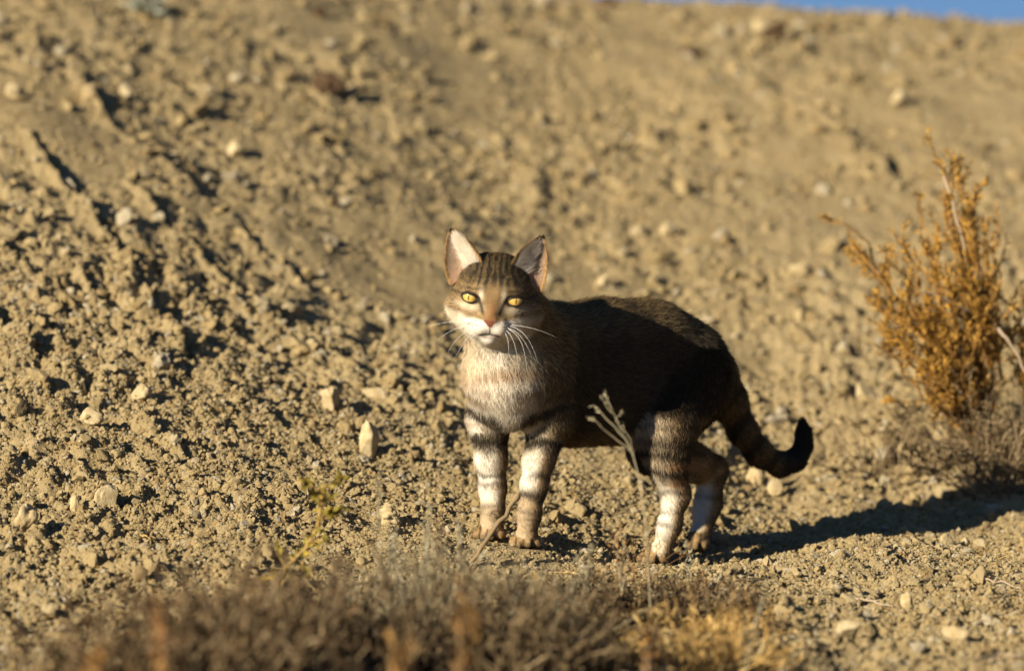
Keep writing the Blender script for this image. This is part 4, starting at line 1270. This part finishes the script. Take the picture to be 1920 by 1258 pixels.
stalk_plant(655, -1.0, 1120, 'short ochre tuft blurred in the dark brush, left of the orange stalks', M_ostem, n=5, leafn=26, lf=.010, lw=.0016)
stalk_plant(1215, -1.0, 1165, 'ochre tuft blurred at the bottom edge before the golden straw', M_ostem, n=6, leafn=26, lf=.010, lw=.0016)
stalk_plant(300, -1.55, 1085, 'faint orange tipped stalk blurred beside the dark bush at left', M_rust, stem=M_ostem, r=.0011, n=4)
stalk_plant(170, -1.6, 1215, 'short orange stalk blurred in the bottom left corner', M_ostem, n=4, stem=M_ostem, r=.0011)

# the yellow green sprig
base = on_ground(512, -.62); ms, ml = MB(), MB()
main = [P(512, 1105, -.62), P(535, 1065, -.62), P(572, 1030, -.61), P(594, 990, -.60), P(602, 945, -.60), P(606, 915, -.60)]
main[0] = base.copy()
main = np.array(main); tt_ = np.linspace(0, 5, 16); q = np.stack([np.interp(tt_, np.arange(6), main[:, d]) for d in range(3)], 1)
ms.tube(q, np.linspace(.0026, .0012, 16), 5)
for tx, ty in ((636, 900), (628, 930), (640, 955), (590, 930), (575, 905), (560, 1040), (520, 1030), (545, 1075), (610, 1010), (500, 1085), (575, 1075), (612, 965)):
    i = int(np.argmin(np.linalg.norm(q - P(tx, ty + 18, -.61), axis=1)))
    w = curve_to(q[i], P(tx, ty, -.61 + random.uniform(-.02, .02)), rv(.003), 6, .001)
    ms.tube(w, np.linspace(.0020, .0010, 6), 4)
    put_leaves(ml, w[1:], .012, .0026, 16)
put_leaves(ml, q[3:], .011, .0024, 60)
finish('leafy_sprig', base, 'yellow green leafy sprig leaning right in the foreground, left of the cat', 'plant', [('stems', ms, M_straw), ('leaves', ml, M_green)])

# pale sprig across the belly
base = on_ground(1222, -.62); ms, ml = MB(), MB()
k_ = [base, P(1212, 990, -.62), P(1200, 900, -.62), P(1186, 850, -.61), P(1160, 795, -.60), P(1134, 738, -.60)]
tt_ = np.linspace(0, 5, 16); q = np.stack([np.interp(tt_, np.arange(6), np.array(k_)[:, d]) for d in range(3)], 1)
ms.tube(q, np.linspace(.0009, .0006, 16), 5)
for a, b in (((1186, 850), (1102, 782)), ((1172, 822), (1112, 760)), ((1160, 795), (1166, 775)), ((1190, 860), (1168, 800)), ((1150, 775), (1128, 745))):
    w = curve_to(P(a[0], a[1], -.61), P(b[0], b[1], -.60), rv(.003), 7, .001)
    ms.tube(w, np.linspace(.0009, .0005, 7), 4); put_leaves(ml, w[3:], .006, .0011, 9)
put_leaves(ml, q[10:], .006, .0011, 12)
finish('pale_sprig', base, 'thin pale sprig rising in front of the cat\'s belly', 'plant', [('stems', ms, M_grey), ('leaves', ml, M_grey)])

# pale stalk leaning across the front paws, a knob at its end
base = on_ground(880, -.20); ms, ml = MB(), MB()
q = curve_to(base, P(966, 936, -.19), (.004, 0, .002), 9, .0012)
ms.tube(q, np.linspace(.0026, .0030, 9), 6)
ms.tube(np.array([q[-1] + unit(q[-1] - q[-2]) * t for t in (-.004, 0, .005, .009)]), [.0026, .0044, .0042, .0012], 6)
w = curve_to(q[2], P(935, 1000, -.19), (0, 0, .004), 6, .001); ms.tube(w, np.linspace(.0016, .0008, 6), 4)
finish('broken_stalk', base, 'leaning pale brown stalk with a knobbed end before the cat\'s front paws', 'stalk', [('stem', ms, M_dead)])

# tall feathery grass stems
def feather(px, top, y, label, lean=0, n=3, mat=None):
    stalk_plant(px, y, top, label, mat or M_grey, 'dry_weed', n, .006, 24, .0010, 'weed', None, .0075, .0012, 12, 30, lean, M_grey)
feather(712, 872, -.66, 'tall thin pale grass stem left of the cat, under the pale upright stone', 2, 2)
feather(735, 985, -.58, 'feathery pale grass tuft between the tall thin stem and the cat\'s paws', 4, 4)
feather(800, 930, -.60, 'faint grey grass tuft midway between the sprig and the cat\'s front paws', 12, 3)
feather(868, 965, -.62, 'fine grey grass tuft just left of the leaning stalk', -4, 3)
feather(1296, 1000, -.34, 'short pale green stem in front of the cat\'s far hind paw', 2, 2, M_grey)
feather(1172, 985, -.46, 'brown feathery tuft between the cat\'s front and hind paws', -8, 4, M_rust)
feather(1095, 1010, -.55, 'thin grey grass tuft right of the cat\'s front paws', 6, 3)
feather(1382, 1075, -.95, 'long bare stem rising from the golden straw towards the right', 55, 1)
feather(1010, 1060, -.70, 'pale stems standing in the grass right below the front paws', -6, 4, M_straw)
stalk_plant(1612, .02, 1000, 'tiny yellow grass tuft at the near edge of the cat\'s shadow', M_straw, 'straw_tuft', 5, .006, 3, .0008, 'tuft', M_straw, .008, .0008)
stalk_plant(1730, -.55, 1140, 'tiny orange seedling in the right foreground', M_orange, 'seedling', 3, .004, 6, .0008, 'plant', M_orange, .006, .0012)

# fallen twigs, each a thing
def fallen(pts_, label, r=.0016, mat=None):
    g = [hit(*p) + np.array([0, 0, .004 + .003 * (i % 2)]) for i, p in enumerate(pts_)]
    g = np.array(g); t = np.linspace(0, len(g) - 1, 10); q = np.stack([np.interp(t, np.arange(len(g)), g[:, d]) for d in range(3)], 1)
    q[1:-1] += np.array([rv(.0012) for _ in range(8)])
    mb = MB(); mb.tube(q, np.linspace(r, r * .5, 10), 5)
    q2 = path(q[4], unit(q[6] - q[4] + rv(.01)), .02, 4, .3); mb.tube(q2, np.linspace(r * .6, r * .3, 4), 4)
    o = mb.build('twig', mat or M_bare, None, origin=q[0]); tag(o, label, 'twig')
fallen([(1693, 998), (1720, 1022), (1752, 1042)], 'dark thin twig sloping at the near edge of the cat\'s shadow', .0012, M_dead)
fallen([(1585, 1124), (1630, 1140), (1676, 1144)], 'pale curved twig in the right foreground above the angular stone')
fallen([(1828, 1092), (1870, 1100), (1918, 1110)], 'pale forked twig at the right edge of the foreground')
fallen([(1846, 1142), (1875, 1130), (1888, 1118)], 'short dark twig below the forked twig at the right edge', .0013, M_dead)
fallen([(1362, 1102), (1400, 1098), (1440, 1092)], 'thin dark twig on the soil just right of the straw clump', .0011, M_dead)
fallen([(262, 1012), (278, 1020), (292, 1028)], 'short straw bit on the soil at lower left', .0013, M_straw)
fallen([(1835, 1250), (1870, 1240), (1915, 1238)], 'pale stick in the bottom right corner', .0018)
fallen([(1010, 985), (1040, 1080), (1120, 1092)][1:], 'thin straw lying across the soil right of the pale grass', .0010, M_straw)

ml = MB()
for _ in range(9000):
    y = random.uniform(-1.45, -.36); px = random.gauss(800, 330)
    if px > 1480 - 60 * (y + .4) or px < 120 or random.random() < sstep(-.60, -.36, y) * (.85 if px > 1060 else .97): continue
    p = on_ground(px, y) + np.array([0, 0, random.uniform(0, .018)])
    ml.leaf(p, rv() * np.array([1, 1, .5]), rv(), random.uniform(.006, .018), random.uniform(.0012, .0036))
tag(ml.build('leaf_litter', M_mulch, None), 'dark dead leaf litter lying under the foreground brush', 'leaf litter', kind='stuff')

# a small blue grey plant near the top left, and dry bits strewn about
base = hit(268, 30); ms, ml = MB(), MB()
for _ in range(46):
    q = path(base, unit(np.array([0, 0, .7]) + rv(.7) * np.array([1, 1, .3])), random.uniform(.02, .045), 5, .3)
    ms.tube(q, np.linspace(.001, .0006, 5), 3); put_leaves(ml, q[1:], .009, .0024, 7)
finish('sage_plant', base, 'small pale blue grey plant near the top left of the slope', 'plant', [('stems', ms, M_grey), ('leaves', ml, M_sage)])
mb = MB()
for _ in range(1500):
    y = random.uniform(-1.05, .35); x = random.uniform(-.66, .66)
    if y > -.3 and random.random() < .55: continue
    if any((x - f[0]) ** 2 + (y - f[1]) ** 2 < .0012 for f in FEET): continue
    a = random.uniform(0, math.pi); l = random.uniform(.006, .024)
    p0 = np.array([x, y, 0]); p1 = p0 + np.array([math.cos(a), math.sin(a), 0]) * l
    p0[2] = float(gz(p0[0], p0[1])[0]) + .002; p1[2] = float(gz(p1[0], p1[1])[0]) + random.uniform(.002, .006)
    mb.tube(np.array([p0, (p0 + p1) / 2 + rv(.0012), p1]), [.0005, .0006, .0003], 3)
tag(mb.build('plant_litter', M_straw, None), 'bits of dry straw and stem strewn over the near soil', 'plant litter', kind='stuff')
